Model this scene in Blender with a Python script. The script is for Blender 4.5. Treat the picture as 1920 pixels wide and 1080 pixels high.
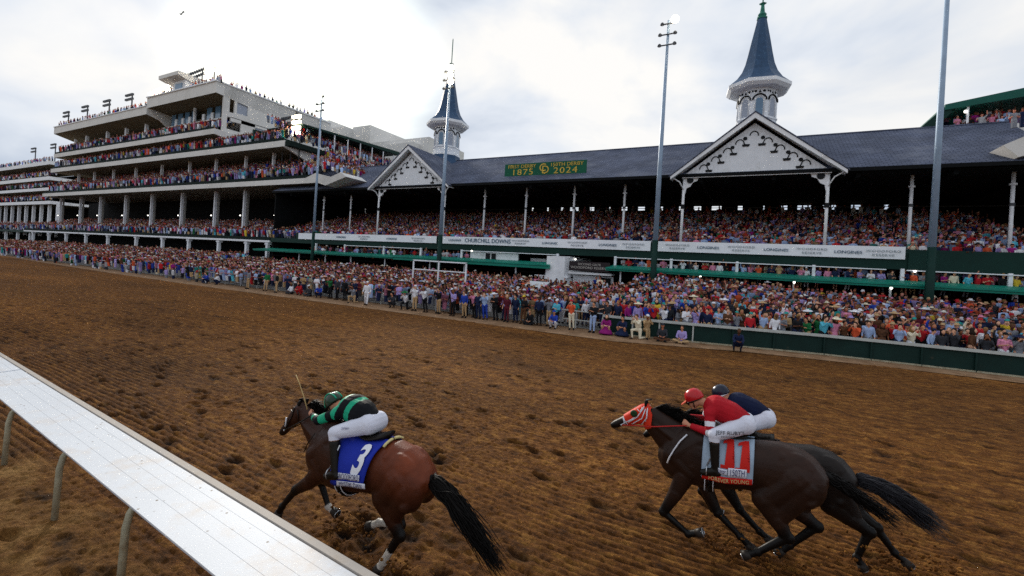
import bpy, bmesh, math, random
import numpy as np
from mathutils import Vector, Matrix, Quaternion
random.seed(7); rng = np.random.default_rng(7)
D = bpy.data; SC = bpy.context.scene; COL = SC.collection
for _o in list(D.objects): D.objects.remove(_o)
R_ = math.radians

# ---------------------------------------------------------------- camera
YAW, ROLL = R_(28.0), R_(3.5)
_fw = Vector((-math.sin(YAW), math.cos(YAW), 0)); _rt = Vector((math.cos(YAW), math.sin(YAW), 0)); _up = Vector((0, 0, 1))
_R = _rt*math.cos(ROLL)+_up*math.sin(ROLL); _U = _up*math.cos(ROLL)-_rt*math.sin(ROLL)
cam_d = D.cameras.new('camera'); cam = D.objects.new('camera', cam_d); COL.objects.link(cam)
cam.matrix_world = Matrix(((_R.x, _U.x, -_fw.x, 0), (_R.y, _U.y, -_fw.y, 0), (_R.z, _U.z, -_fw.z, 3.5), (0, 0, 0, 1)))
cam_d.sensor_width = 36; cam_d.lens = 837/1920*36; cam_d.shift_y = -40/1920
cam_d.clip_start = 0.1; cam_d.clip_end = 3000
SC.camera = cam
SC.render.engine = 'CYCLES'
SC.view_settings.view_transform = 'Standard'; SC.view_settings.look = 'None'
SC.view_settings.exposure = 0.32; SC.view_settings.gamma = 1.0
SC.cycles.use_denoising = False
SC.cycles.sample_clamp_indirect = 1.2; SC.cycles.max_bounces = 5; SC.cycles.diffuse_bounces = 3; SC.cycles.glossy_bounces = 2

# ---------------------------------------------------------------- sky and sun (low behind the clouds over the stands)
SUN_EL, SUN_AZ = R_(21), math.atan2(0.57, -0.74)        # azimuth of the sun in the XY plane
sund = Vector((math.cos(SUN_EL)*math.cos(SUN_AZ), math.cos(SUN_EL)*math.sin(SUN_AZ), math.sin(SUN_EL)))
W = D.worlds.new('World'); SC.world = W; W.use_nodes = True
nt = W.node_tree; N = nt.nodes; L = nt.links; N.clear()
wo = N.new('ShaderNodeOutputWorld'); bg = N.new('ShaderNodeBackground'); bg.inputs[1].default_value = 0.1
sky = N.new('ShaderNodeTexSky'); sky.sky_type = 'NISHITA'; sky.sun_disc = False
sky.sun_elevation = SUN_EL; sky.sun_rotation = math.pi/2-SUN_AZ
tc = N.new('ShaderNodeTexCoord')
mp = N.new('ShaderNodeMapping'); mp.inputs['Scale'].default_value = (1.0, 1.0, 2.0); mp.inputs['Location'].default_value = (0.35, 1.1, 0.4)
L.new(tc.outputs['Generated'], mp.inputs[0])
def wnoise(scale, det, rough, dist=0.0):
    n = N.new('ShaderNodeTexNoise'); n.inputs['Scale'].default_value = scale; n.inputs['Detail'].default_value = det
    n.inputs['Roughness'].default_value = rough; n.inputs['Distortion'].default_value = dist; L.new(mp.outputs[0], n.inputs[0]); return n
n1 = wnoise(2.3, 6, 0.5, 0.25); n2 = wnoise(1.3, 3, 0.5)
cr = N.new('ShaderNodeValToRGB'); L.new(n1.outputs[0], cr.inputs[0])
e = cr.color_ramp.elements; e[0].position = 0.39; e[0].color = (4.2, 4.8, 5.8, 1); e[1].position = 0.62; e[1].color = (8.0, 7.9, 7.7, 1)
x = cr.color_ramp.elements.new(0.51); x.color = (6.2, 6.6, 7.2, 1)
cov = N.new('ShaderNodeMapRange'); cov.inputs[1].default_value = 0.3; cov.inputs[2].default_value = 0.55; cov.inputs[3].default_value = 0.78; cov.inputs[4].default_value = 1.0
L.new(n2.outputs[0], cov.inputs[0])
mx = N.new('ShaderNodeMix'); mx.data_type = 'RGBA'; L.new(cov.outputs[0], mx.inputs[0]); L.new(sky.outputs[0], mx.inputs[6]); L.new(cr.outputs[0], mx.inputs[7])
dt = N.new('ShaderNodeVectorMath'); dt.operation = 'DOT_PRODUCT'; dt.inputs[1].default_value = sund; L.new(tc.outputs['Generated'], dt.inputs[0])
mg = N.new('ShaderNodeMapRange'); mg.interpolation_type = 'SMOOTHSTEP'; mg.inputs[1].default_value = 0.965; mg.inputs[2].default_value = 1.0; mg.inputs[3].default_value = 0; mg.inputs[4].default_value = 6.0
L.new(dt.outputs['Value'], mg.inputs[0])
ad = N.new('ShaderNodeMix'); ad.data_type = 'RGBA'; ad.blend_type = 'ADD'; ad.inputs[0].default_value = 1.0
cg = N.new('ShaderNodeCombineColor'); L.new(mg.outputs[0], cg.inputs[0]); L.new(mg.outputs[0], cg.inputs[1])
mb_ = N.new('ShaderNodeMath'); mb_.operation = 'MULTIPLY'; mb_.inputs[1].default_value = 0.72; L.new(mg.outputs[0], mb_.inputs[0]); L.new(mb_.outputs[0], cg.inputs[2])
L.new(mx.outputs[2], ad.inputs[6]); L.new(cg.outputs[0], ad.inputs[7]); L.new(ad.outputs[2], bg.inputs[0]); L.new(bg.outputs[0], wo.inputs[0])
sl = D.lights.new('sun', 'SUN'); so = D.objects.new('sun', sl); COL.objects.link(so)
sl.energy = 3.0; sl.angle = R_(9); sl.color = (1, 0.93, 0.82)
so.rotation_euler = sund.to_track_quat('Z', 'Y').to_euler()

# ---------------------------------------------------------------- helpers
def srgb(h, a=1.0):
    if isinstance(h, str):
        h = h.lstrip('#'); v = [int(h[i:i+2], 16)/255 for i in (0, 2, 4)]
    else: v = [q/255 for q in h]
    return tuple((q/12.92 if q <= 0.04045 else ((q+0.055)/1.055)**2.4) for q in v)+(a,)

def mat(name, col, rough=0.7, var=0.12, vscale=4.0, bump=0.0, bscale=30.0, metal=0.0, emit=None, estr=0, spec=0.2, dirt=None, attr=None, objcol=False, sheen=0.0, coat=0.0, bdist=0.02):
    m = D.materials.new(name); m.use_nodes = True; t = m.node_tree; n = t.nodes; l = t.links; b = n['Principled BSDF']
    if isinstance(col, (str,)) : col = srgb(col)
    b.inputs['Roughness'].default_value = rough; b.inputs['Metallic'].default_value = metal
    b.inputs['Specular IOR Level'].default_value = spec
    if sheen: b.inputs['Sheen Weight'].default_value = sheen
    if coat: b.inputs['Coat Weight'].default_value = coat; b.inputs['Coat Roughness'].default_value = 0.25
    if emit:
        b.inputs['Emission Color'].default_value = emit; b.inputs['Emission Strength'].default_value = estr
    tcn = n.new('ShaderNodeTexCoord')
    src = None
    if attr:
        a = n.new('ShaderNodeAttribute'); a.attribute_name = attr; src = a.outputs['Color']
    elif objcol:
        a = n.new('ShaderNodeObjectInfo'); src = a.outputs['Color']
    ns = n.new('ShaderNodeTexNoise'); ns.inputs['Scale'].default_value = vscale; ns.inputs['Detail'].default_value = 6; l.new(tcn.outputs['Object'], ns.inputs[0])
    mr = n.new('ShaderNodeMapRange'); mr.inputs[1].default_value = 0.3; mr.inputs[2].default_value = 0.7; mr.inputs[3].default_value = 1-var; mr.inputs[4].default_value = 1+var*0.6
    l.new(ns.outputs[0], mr.inputs[0])
    mm = n.new('ShaderNodeMix'); mm.data_type = 'RGBA'; mm.blend_type = 'MULTIPLY'; mm.inputs[0].default_value = 1
    if src: l.new(src, mm.inputs[6])
    else: mm.inputs[6].default_value = col
    l.new(mr.outputs[0], mm.inputs[7])
    out = mm.outputs[2]
    if dirt:
        dn = n.new('ShaderNodeTexNoise'); dn.inputs['Scale'].default_value = dirt[1]; dn.inputs['Detail'].default_value = 8; dn.inputs['Roughness'].default_value = 0.7; l.new(tcn.outputs['Object'], dn.inputs[0])
        dr = n.new('ShaderNodeMapRange'); dr.inputs[1].default_value = dirt[2]; dr.inputs[2].default_value = dirt[3]; l.new(dn.outputs[0], dr.inputs[0])
        dm = n.new('ShaderNodeMix'); dm.data_type = 'RGBA'; l.new(dr.outputs[0], dm.inputs[0]); l.new(out, dm.inputs[6]); dm.inputs[7].default_value = dirt[0]; out = dm.outputs[2]
    l.new(out, b.inputs['Base Color'])
    if bump:
        bn = n.new('ShaderNodeTexNoise'); bn.inputs['Scale'].default_value = bscale; bn.inputs['Detail'].default_value = 4; l.new(tcn.outputs['Object'], bn.inputs[0])
        bp = n.new('ShaderNodeBump'); bp.inputs['Strength'].default_value = bump; bp.inputs['Distance'].default_value = bdist; l.new(bn.outputs[0], bp.inputs['Height']); l.new(bp.outputs[0], b.inputs['Normal'])
    return m

M = {}
M['white'] = mat('white_paint', srgb('#eff1f5'), 0.55, 0.08, 1.2, dirt=(srgb('#a9a59b'), 0.7, 0.55, 0.85))
M['column'] = mat('column_paint', srgb('#eef1f7'), 0.5, 0.1, 2, dirt=(srgb('#aeb1b3'), 1.2, 0.52, 0.85))
M['concrete'] = mat('pale_concrete', srgb('#e2e0dc'), 0.85, 0.10, 0.5, 0.2, 8, dirt=(srgb('#a9a69f'), 0.25, 0.5, 0.85))
M['concrete2'] = mat('grey_concrete', srgb('#8f8d88'), 0.9, 0.15, 0.4, 0.2, 8)
M['under'] = mat('shaded_soffit', srgb('#6b6452'), 0.9, 0.15, 0.4)  # darker colour for slab undersides, deepening their shade
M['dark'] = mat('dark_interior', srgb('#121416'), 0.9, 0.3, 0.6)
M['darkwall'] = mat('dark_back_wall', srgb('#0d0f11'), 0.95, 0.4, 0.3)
M['green'] = mat('dark_green_paint', srgb('#0b2f29'), 0.6, 0.15, 0.8)
M['canopy'] = mat('green_canopy', srgb('#17826f'), 0.45, 0.15, 0.5)
M['greenroof'] = mat('green_metal_roof', srgb('#16594d'), 0.4, 0.12, 0.5)
M['spire'] = mat('spire_slate', srgb('#35506f'), 0.55, 0.2, 3, 0.4, 14)
M['copper'] = mat('green_copper', srgb('#2f7566'), 0.5, 0.2, 3)
M['pole'] = mat('galvanised_pole', srgb('#93a8bf'), 0.45, 0.12, 1.5, metal=0.15, spec=0.4)
M['steel'] = mat('steel', srgb('#8d9299'), 0.4, 0.1, 4, metal=0.6)
M['lampbody'] = mat('lamp_body', srgb('#4a4d52'), 0.5, 0.1, 5)
M['lampoff'] = mat('lamp_glass', srgb('#b6bcc2'), 0.25, 0.05, 5)
M['lamplit'] = mat('lit_lamp', srgb('#fff4dc'), 0.3, 0.0, 5, emit=(1, 0.86, 0.62, 1), estr=14)
M['lampglow'] = mat('small_lit_lamp', srgb('#fff4dc'), 0.3, 0.0, 5, emit=(1, 0.95, 0.85, 1), estr=3)
M['glass'] = mat('blue_glass', srgb('#5c7f9c'), 0.12, 0.15, 0.4, spec=0.8)
M['greyglass'] = mat('grey_shutter', srgb('#a3abba'), 0.4, 0.08, 1)
M['raildark'] = mat('dark_railing', srgb('#0a1d1a'), 0.8, 0.2, 2)
M['fencegreen'] = mat('fence_panel_green', srgb('#0f2c28'), 0.6, 0.2, 1.2, dirt=(srgb('#4a4537'), 2.5, 0.62, 0.85))
M['railwhite'] = mat('rail_grey_white', srgb('#b9bdb9'), 0.5, 0.12, 3)
M['postbeige'] = mat('galvanised_post', srgb('#aaa68f'), 0.5, 0.2, 9, 0.3, 60, metal=0.2, dirt=(srgb('#6a4a26'), 4, 0.5, 0.8))
M['gold'] = mat('gold_letter', srgb('#d6b24a'), 0.4, 0.1, 6)
M['ink'] = mat('navy_letter', srgb('#27506b'), 0.6, 0.05, 6)
M['greyink'] = mat('grey_letter', srgb('#8f969b'), 0.6, 0.05, 6)
M['signgreen'] = mat('sign_green', srgb('#0d5a41'), 0.5, 0.15, 1)
M['signdark'] = mat('sign_brown', srgb('#2b2326'), 0.5, 0.1, 1)
M['signtext'] = mat('sign_grey_text', srgb('#b9b4ad'), 0.5, 0.05, 6)
M['signlit'] = mat('teal_sign', srgb('#4fa592'), 0.5, 0.1, 1)
M['banner'] = mat('banner_vinyl', srgb('#f3f5fb'), 0.5, 0.05, 0.8)
M['black'] = mat('black_detail', srgb('#15171a'), 0.6, 0.2, 5)
M['tent'] = mat('tent_vinyl', srgb('#c3c8cc'), 0.5, 0.1, 2)

for _k in ('lamplit', 'lampglow'): M[_k].cycles.emission_sampling = 'NONE'
# shingles
def shingle():
    m = mat('slate_shingle', srgb('#4f566a'), 0.8, 0.3, 0.5, dirt=(srgb('#7b7f8b'), 0.22, 0.52, 0.8)); t = m.node_tree; n = t.nodes; l = t.links; b = n['Principled BSDF']
    tcn = n.new('ShaderNodeTexCoord'); br = n.new('ShaderNodeTexBrick'); mpn = n.new('ShaderNodeMapping')
    mpn.inputs['Rotation'].default_value = (0, 0, 0)
    sx = n.new('ShaderNodeSeparateXYZ'); cx = n.new('ShaderNodeCombineXYZ'); ad_ = n.new('ShaderNodeMath'); ad_.operation = 'ADD'
    l.new(tcn.outputs['Object'], sx.inputs[0]); l.new(sx.outputs[0], cx.inputs[0]); l.new(sx.outputs[1], ad_.inputs[0]); l.new(sx.outputs[2], ad_.inputs[1]); l.new(ad_.outputs[0], cx.inputs[1])
    br.inputs['Scale'].default_value = 1.0; br.inputs['Brick Width'].default_value = 0.5; br.inputs['Row Height'].default_value = 0.34
    br.inputs['Mortar Size'].default_value = 0.03; br.inputs['Color1'].default_value = srgb('#5e6579'); br.inputs['Color2'].default_value = srgb('#50576a'); br.inputs['Mortar'].default_value = srgb('#33394a')
    l.new(cx.outputs[0], br.inputs[0])
    mm = [q for q in n if q.type == 'MIX'][0]; l.new(br.outputs[0], mm.inputs[6])
    return m
M['shingle'] = shingle()

def vboard():
    m = mat('white_boards', srgb('#e9edf3'), 0.55, 0.08, 1.2, dirt=(srgb('#b4b3ac'), 0.9, 0.55, 0.85)); t = m.node_tree; n = t.nodes; l = t.links; b = n['Principled BSDF']
    tcn = n.new('ShaderNodeTexCoord'); wv = n.new('ShaderNodeTexWave'); wv.bands_direction = 'X'; wv.inputs['Scale'].default_value = 1.1; l.new(tcn.outputs['Object'], wv.inputs[0])
    bp = n.new('ShaderNodeBump'); bp.inputs['Strength'].default_value = 0.5; bp.inputs['Distance'].default_value = 0.03; l.new(wv.outputs[1], bp.inputs['Height']); l.new(bp.outputs[0], b.inputs['Normal'])
    return m
M['board'] = vboard()

ORG = {}
def tag(o, label=None, cat=None, group=None, kind=None):
    if label: o['label'] = label
    if cat: o['category'] = cat
    if group: o['group'] = group
    if kind: o['kind'] = kind
    return o
def empty(name, loc, label=None, cat=None, group=None, parent=None):
    o = D.objects.new(name, None); COL.objects.link(o); o.empty_display_size = 0.3
    wl = Vector(loc)
    if parent is not None: o.parent = parent; o.location = wl-ORG[parent]
    else: o.location = wl
    ORG[o] = wl
    return tag(o, label, cat, group)

class MB:
    def __init__(s): s.v = []; s.f = []; s.mi = []; s.sm = []
    def add(s, vs, fs, mi=0, smooth=False):
        k = len(s.v); s.v += [tuple(p) for p in vs]; s.f += [tuple(k+i for i in q) for q in fs]; s.mi += [mi]*len(fs); s.sm += [smooth]*len(fs); return s
    def box(s, x0, x1, y0, y1, z0, z1, mi=0):
        v = [(x0, y0, z0), (x1, y0, z0), (x1, y1, z0), (x0, y1, z0), (x0, y0, z1), (x1, y0, z1), (x1, y1, z1), (x0, y1, z1)]
        return s.add(v, [(3, 2, 1, 0), (4, 5, 6, 7), (0, 1, 5, 4), (1, 2, 6, 5), (2, 3, 7, 6), (3, 0, 4, 7)], mi)
    def prism(s, poly, dvec, mi=0):          # poly: 3d points, extruded by dvec
        n = len(poly); v = [Vector(p) for p in poly]; w = [p+Vector(dvec) for p in v]
        fs = [tuple(range(n))[::-1], tuple(range(n, 2*n))]+[(i, (i+1) % n, n+(i+1) % n, n+i) for i in range(n)]
        return s.add(v+w, fs, mi)
    def beam(s, a, b, w, h, mi=0):
        a = Vector(a); b = Vector(b); d = (b-a).normalized(); u = Vector((0, 0, 1)) if abs(d.z) < 0.95 else Vector((1, 0, 0))
        sd = d.cross(u).normalized(); up = sd.cross(d)
        v = [p+sd*(i*w/2)+up*(j*h/2) for p in (a, b) for i, j in ((-1, -1), (1, -1), (1, 1), (-1, 1))]
        return s.add(v, [(3, 2, 1, 0), (4, 5, 6, 7), (0, 1, 5, 4), (1, 2, 6, 5), (2, 3, 7, 6), (3, 0, 4, 7)], mi)
    def tube(s, pts, rad, n=8, mi=0, smooth=True, flat=1.0):
        pts = [Vector(p) for p in pts]; m = len(pts)
        if not hasattr(rad, '__len__'): rad = [rad]*m
        vs = []; pu = None
        for i, p in enumerate(pts):
            d = (pts[min(i+1, m-1)]-pts[max(i-1, 0)]).normalized()
            if pu is None: pu = Vector((0, 0, 1)) if abs(d.z) < 0.9 else Vector((0, 1, 0))
            sd = d.cross(pu)
            if sd.length < 1e-4: sd = d.cross(Vector((1, 0, 0)))
            sd.normalize(); pu = sd.cross(d).normalized()
            for k in range(n):
                a = 2*math.pi*k/n; vs.append(p+sd*(math.cos(a)*rad[i]*flat)+pu*(math.sin(a)*rad[i]))
        fs = [(i*n+k, i*n+(k+1) % n, (i+1)*n+(k+1) % n, (i+1)*n+k) for i in range(m-1) for k in range(n)]
        fs += [tuple(range(n))[::-1], tuple((m-1)*n+k for k in range(n))]
        return s.add(vs, fs, mi, smooth)
    def lathe(s, prof, c, n=8, rot=0.0, mi=0, smooth=False):      # prof: (r, z)
        vs = [(c[0]+r*math.cos(rot+2*math.pi*k/n), c[1]+r*math.sin(rot+2*math.pi*k/n), c[2]+z) for r, z in prof for k in range(n)]
        m = len(prof)
        fs = [(i*n+k, i*n+(k+1) % n, (i+1)*n+(k+1) % n, (i+1)*n+k) for i in range(m-1) for k in range(n)]
        fs += [tuple(range(n))[::-1], tuple((m-1)*n+k for k in range(n))]
        return s.add(vs, fs, mi, smooth)
    def ball(s, c, r, n=10, m=7, mi=0):
        r = (r, r, r) if not hasattr(r, '__len__') else r
        vs = [(c[0]+r[0]*math.sin(math.pi*i/m)*math.cos(2*math.pi*k/n), c[1]+r[1]*math.sin(math.pi*i/m)*math.sin(2*math.pi*k/n), c[2]+r[2]*math.cos(math.pi*i/m)) for i in range(1, m) for k in range(n)]
        vs += [(c[0], c[1], c[2]+r[2]), (c[0], c[1], c[2]-r[2])]; T = (m-1)*n
        fs = [((i)*n+k, (i+1)*n+k, (i+1)*n+(k+1) % n, i*n+(k+1) % n) for i in range(m-2) for k in range(n)]
        fs += [(T, k, (k+1) % n) for k in range(n)]+[(T+1, (m-2)*n+(k+1) % n, (m-2)*n+k) for k in range(n)]
        return s.add(vs, fs, mi, True)
    def build(s, name, mats, parent=None, origin=None, fixn=False, under=None):
        if not isinstance(mats, (list, tuple)): mats = [mats]
        o0 = ORG[parent] if parent is not None else (Vector(origin) if origin is not None else Vector((0, 0, 0)))
        me = D.meshes.new(name); me.from_pydata([(p[0]-o0.x, p[1]-o0.y, p[2]-o0.z) for p in s.v], [], s.f)
        for q in mats: me.materials.append(q)
        me.polygons.foreach_set('material_index', s.mi); me.polygons.foreach_set('use_smooth', s.sm)
        if fixn:
            bm = bmesh.new(); bm.from_mesh(me); bmesh.ops.recalc_face_normals(bm, faces=bm.faces); bm.to_mesh(me); bm.free()
        me.update()
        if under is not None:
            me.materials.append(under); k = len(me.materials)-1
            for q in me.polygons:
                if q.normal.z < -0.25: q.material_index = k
        o = D.objects.new(name, me); COL.objects.link(o)
        if parent is not None: o.parent = parent; ORG[o] = o0.copy()
        else: o.location = o0; ORG[o] = o0.copy()
        return o

def text_mesh(txt, size, depth=0.0, spacing=1.0, bold=0.0):
    """returns verts (n,3 in text plane), faces; centred on x and y"""
    cu = D.curves.new('t', 'FONT'); cu.body = txt; cu.size = size; cu.extrude = depth; cu.align_x = 'CENTER'; cu.align_y = 'CENTER'; cu.resolution_u = 3; cu.offset = bold; cu.space_character = spacing
    ob = D.objects.new('t', cu); COL.objects.link(ob); bpy.context.view_layer.update()
    me = ob.to_mesh(); v = [tuple(p.co) for p in me.vertices]; f = [tuple(p.vertices) for p in me.polygons]
    ob.to_mesh_clear(); D.objects.remove(ob); D.curves.remove(cu)
    return v, f
def lettering(txt, size, centre, m, parent, depth=0.01, sx=1.0, spacing=1.0, name='lettering', tilt=0.0):
    v, f = text_mesh(txt, size, depth, spacing); mb = MB(); c = Vector(centre); ct, st = math.cos(tilt), math.sin(tilt)
    mb.add([(c.x+p[0]*sx, c.y-p[2]+p[1]*st, c.z+p[1]*ct) for p in v], f)
    return mb.build(name, m, parent)
# ================================================================ ground
def vnoise(x, y, seed, f):
    r = np.random.default_rng(seed).random((257, 257)); xi = x*f; yi = y*f
    x0 = np.floor(xi).astype(int); y0 = np.floor(yi).astype(int); fx = xi-x0; fy = yi-y0; fx = fx*fx*(3-2*fx); fy = fy*fy*(3-2*fy)
    x0 %= 256; y0 %= 256
    return (r[y0, x0]*(1-fx)+r[y0, x0+1]*fx)*(1-fy)+(r[y0+1, x0]*(1-fx)+r[y0+1, x0+1]*fx)*fy
def axis(lo, a, b, hi, st, g):
    c = list(np.arange(a, b, st)); s = st; x = a; left = []
    while x > lo: s *= g; x -= s; left.append(x)
    s = st; x = c[-1]; right = []
    while x < hi: s *= g; x += s; right.append(x)
    return np.array(left[::-1]+c+right)
def edge_y(X): return 23.0+(max(0.0, -45-X)/80.0)**1.4*5.0
xs = axis(-330, -10.5, 3.5, 90, 0.027, 1.025); ys = axis(-30, 1.2, 9.5, 26.8, 0.027, 1.02)
GX, GY = np.meshgrid(xs, ys)
rg = np.random.default_rng(3)
H_ = (vnoise(GX+400, GY+90, 1, 0.35)-0.5)*0.05
fur = np.sin((GY+0.02*GX+0.12*(vnoise(GX+400, GY+90, 2, 0.5)))*math.pi/0.125)
furm = np.where(GY < 2.4, .15, 1)*np.clip(vnoise(GX*0.5+400, GY+90, 5, 0.5)*2.2-0.15, 0, 1)*(0.45+0.55*np.clip((9.5-GY)/3, 0, 1))
GRV = (1-np.abs(fur))**1.3*furm; H_ += GRV*-0.040; DMP = 1-0.65*furm
H_ += DMP*((vnoise(GX+400, GY+90, 11, 4)-0.5)*0.022+(vnoise(GX+400, GY+90, 12, 11)-0.5)*0.030+(vnoise(GX+400, GY+90, 13, 21)-0.5)*0.034)
PIT = np.zeros_like(H_)
pits = []
for k in range(640):
    px = rg.uniform(-34, 8); py = rg.uniform(3.6, 13.5) if k < 380 else rg.uniform(4, 20)
    pits.append((px, py, rg.uniform(.12, .19), rg.uniform(.07, .11)))
for k in range(60): pits.append((rg.uniform(-14, -4), rg.uniform(0.2, 2.3), rg.uniform(.12, .3), rg.uniform(.06, .12)))
for px, py, ra, rb in pits:
    i0, i1 = np.searchsorted(ys, [py-.4, py+.4]); j0, j1 = np.searchsorted(xs, [px-.6, px+.6])
    if i1 <= i0 or j1 <= j0: continue
    sx = GX[i0:i1, j0:j1]; sy = GY[i0:i1, j0:j1]
    d = ((sx-px)/ra)**2+((sy-py+0.15*(sx-px))/rb)**2+(vnoise(sx+400, sy+90, 21, 9)-.5)*1.0
    H_[i0:i1, j0:j1] += -0.06*np.exp(-d)+0.026*np.exp(-((np.sqrt(np.maximum(d, 0))-1.5)**2)*3)
    PIT[i0:i1, j0:j1] = np.maximum(PIT[i0:i1, j0:j1], np.exp(-d*0.8))
nx, ny = len(xs), len(ys)
co = np.stack([GX, GY, H_-0.01], -1).reshape(-1, 3).astype(np.float32)
idx = np.arange(nx*ny).reshape(ny, nx)
fq = np.stack([idx[:-1, :-1], idx[:-1, 1:], idx[1:, 1:], idx[1:, :-1]], -1).reshape(-1, 4)
def np_mesh(name, co, fq, smooth=True):
    me = D.meshes.new(name); n = len(fq); k = fq.shape[1]
    me.vertices.add(len(co)); me.vertices.foreach_set('co', co.astype(np.float32).ravel())
    me.loops.add(n*k); me.loops.foreach_set('vertex_index', fq.astype(np.int32).ravel())
    me.polygons.add(n); me.polygons.foreach_set('loop_start', np.arange(0, n*k, k, dtype=np.int32))
    try: me.polygons.foreach_set('loop_total', np.full(n, k, dtype=np.int32))
    except Exception: pass
    me.polygons.foreach_set('use_smooth', np.full(n, smooth)); me.update(calc_edges=True); return me
me = np_mesh('dirt_track', co, fq)
at = me.attributes.new('pit', 'FLOAT', 'POINT'); at.data.foreach_set('value', PIT.ravel().astype(np.float32))
at = me.attributes.new('groove', 'FLOAT', 'POINT'); at.data.foreach_set('value', GRV.ravel().astype(np.float32))
INN = np.clip((2.75-0.0577*(GX+5.5)-GY)/0.5, 0, 1); at = me.attributes.new('infield', 'FLOAT', 'POINT'); at.data.foreach_set('value', INN.ravel().astype(np.float32))
def dirtmat():
    m = D.materials.new('racetrack_dirt'); m.use_nodes = True; t = m.node_tree; n = t.nodes; l = t.links; b = n['Principled BSDF']
    b.inputs['Roughness'].default_value = 0.95; b.inputs['Specular IOR Level'].default_value = 0.15
    tcn = n.new('ShaderNodeTexCoord')
    def ns(sc, det, ro=0.6, stretch=None):
        q = n.new('ShaderNodeTexNoise'); q.inputs['Scale'].default_value = sc; q.inputs['Detail'].default_value = det; q.inputs['Roughness'].default_value = ro
        if stretch:
            mpp = n.new('ShaderNodeMapping'); mpp.inputs['Scale'].default_value = stretch; l.new(tcn.outputs['Object'], mpp.inputs[0]); l.new(mpp.outputs[0], q.inputs[0])
        else: l.new(tcn.outputs['Object'], q.inputs[0])
        return q
    a = ns(5.5, 10, 0.8, (0.5, 1, 1)); r = n.new('ShaderNodeValToRGB'); l.new(a.outputs[0], r.inputs[0])
    e = r.color_ramp.elements; e[0].position = 0.34; e[0].color = srgb('#36200c'); e[1].position = 0.68; e[1].color = srgb('#c08840')
    q = r.color_ramp.elements.new(0.5); q.color = srgb('#815020')
    c = ns(0.22, 5, 0.55, (0.35, 1, 1)); r2 = n.new('ShaderNodeMapRange'); r2.inputs[1].default_value = 0.35; r2.inputs[2].default_value = 0.68; r2.inputs[3].default_value = 0.62; r2.inputs[4].default_value = 1.15; l.new(c.outputs[0], r2.inputs[0])
    mm = n.new('ShaderNodeMix'); mm.data_type = 'RGBA'; mm.blend_type = 'MULTIPLY'; mm.inputs[0].default_value = 1; l.new(r.outputs[0], mm.inputs[6]); l.new(r2.outputs[0], mm.inputs[7])
    pt = n.new('ShaderNodeAttribute'); pt.attribute_name = 'pit'
    pm = n.new('ShaderNodeMath'); pm.operation = 'MULTIPLY'; pm.inputs[1].default_value = 0.92; l.new(pt.outputs['Fac'], pm.inputs[0])
    mp_ = n.new('ShaderNodeMix'); mp_.data_type = 'RGBA'; l.new(pm.outputs[0], mp_.inputs[0]); l.new(mm.outputs[2], mp_.inputs[6]); mp_.inputs[7].default_value = srgb('#22140a')
    ga = n.new('ShaderNodeAttribute'); ga.attribute_name = 'groove'; gm = n.new('ShaderNodeMath'); gm.operation = 'MULTIPLY'; gm.inputs[1].default_value = 0.8; l.new(ga.outputs['Fac'], gm.inputs[0])
    gx = n.new('ShaderNodeMix'); gx.data_type = 'RGBA'; l.new(gm.outputs[0], gx.inputs[0]); l.new(mp_.outputs[2], gx.inputs[6]); gx.inputs[7].default_value = srgb('#2c1b0d'); mp_ = gx
    ia = n.new('ShaderNodeAttribute'); ia.attribute_name = 'infield'
    i1 = ns(1.5, 8, 0.65, (0.6, 1, 1)); ir = n.new('ShaderNodeValToRGB'); l.new(i1.outputs[0], ir.inputs[0])
    ie = ir.color_ramp.elements; ie[0].position = 0.36; ie[0].color = srgb('#2e1f12'); ie[1].position = 0.66; ie[1].color = srgb('#b58c54'); iq = ir.color_ramp.elements.new(0.47); iq.color = srgb('#82592b')
    im = n.new('ShaderNodeMix'); im.data_type = 'RGBA'; l.new(ia.outputs['Fac'], im.inputs[0]); l.new(mp_.outputs[2], im.inputs[6]); l.new(ir.outputs[0], im.inputs[7])
    sp = n.new('ShaderNodeTexVoronoi'); sp.inputs['Scale'].default_value = 26; l.new(tcn.outputs['Object'], sp.inputs[0])
    sr = n.new('ShaderNodeMapRange'); sr.inputs[1].default_value = 0.12; sr.inputs[2].default_value = 0.5; sr.inputs[3].default_value = 1.18; sr.inputs[4].default_value = 0.78; l.new(sp.outputs['Distance'], sr.inputs[0])
    sm = n.new('ShaderNodeMix'); sm.data_type = 'RGBA'; sm.blend_type = 'MULTIPLY'; sm.inputs[0].default_value = 1; l.new(im.outputs[2], sm.inputs[6]); l.new(sr.outputs[0], sm.inputs[7])  # painted speckle: darkening between cells stands in for small shadows among clods
    l.new(sm.outputs[2], b.inputs['Base Color'])
    f1 = ns(10, 8, 0.75, (0.45, 1.3, 1)); f2 = ns(45, 4, 0.7)
    b1 = n.new('ShaderNodeBump'); b1.inputs['Strength'].default_value = 1.0; b1.inputs['Distance'].default_value = 0.07; l.new(f1.outputs[0], b1.inputs['Height'])
    b2 = n.new('ShaderNodeBump'); b2.inputs['Strength'].default_value = 0.6; b2.inputs['Distance'].default_value = 0.02; l.new(f2.outputs[0], b2.inputs['Height']); l.new(b1.outputs[0], b2.inputs['Normal']); l.new(b2.outputs[0], b.inputs['Normal'])
    return m
M['dirt'] = dirtmat(); me.materials.append(M['dirt'])
trk = D.objects.new('dirt_track', me); COL.objects.link(trk); tag(trk, kind='structure')
mb = MB(); mb.add([(-1500, -1500, -0.12), (1500, -1500, -0.12), (1500, 1500, -0.12), (-1500, 1500, -0.12)], [(0, 1, 2, 3)])
M['far'] = mat('far_ground', srgb('#6d6a58'), 0.95, 0.2, 0.05)
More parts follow.
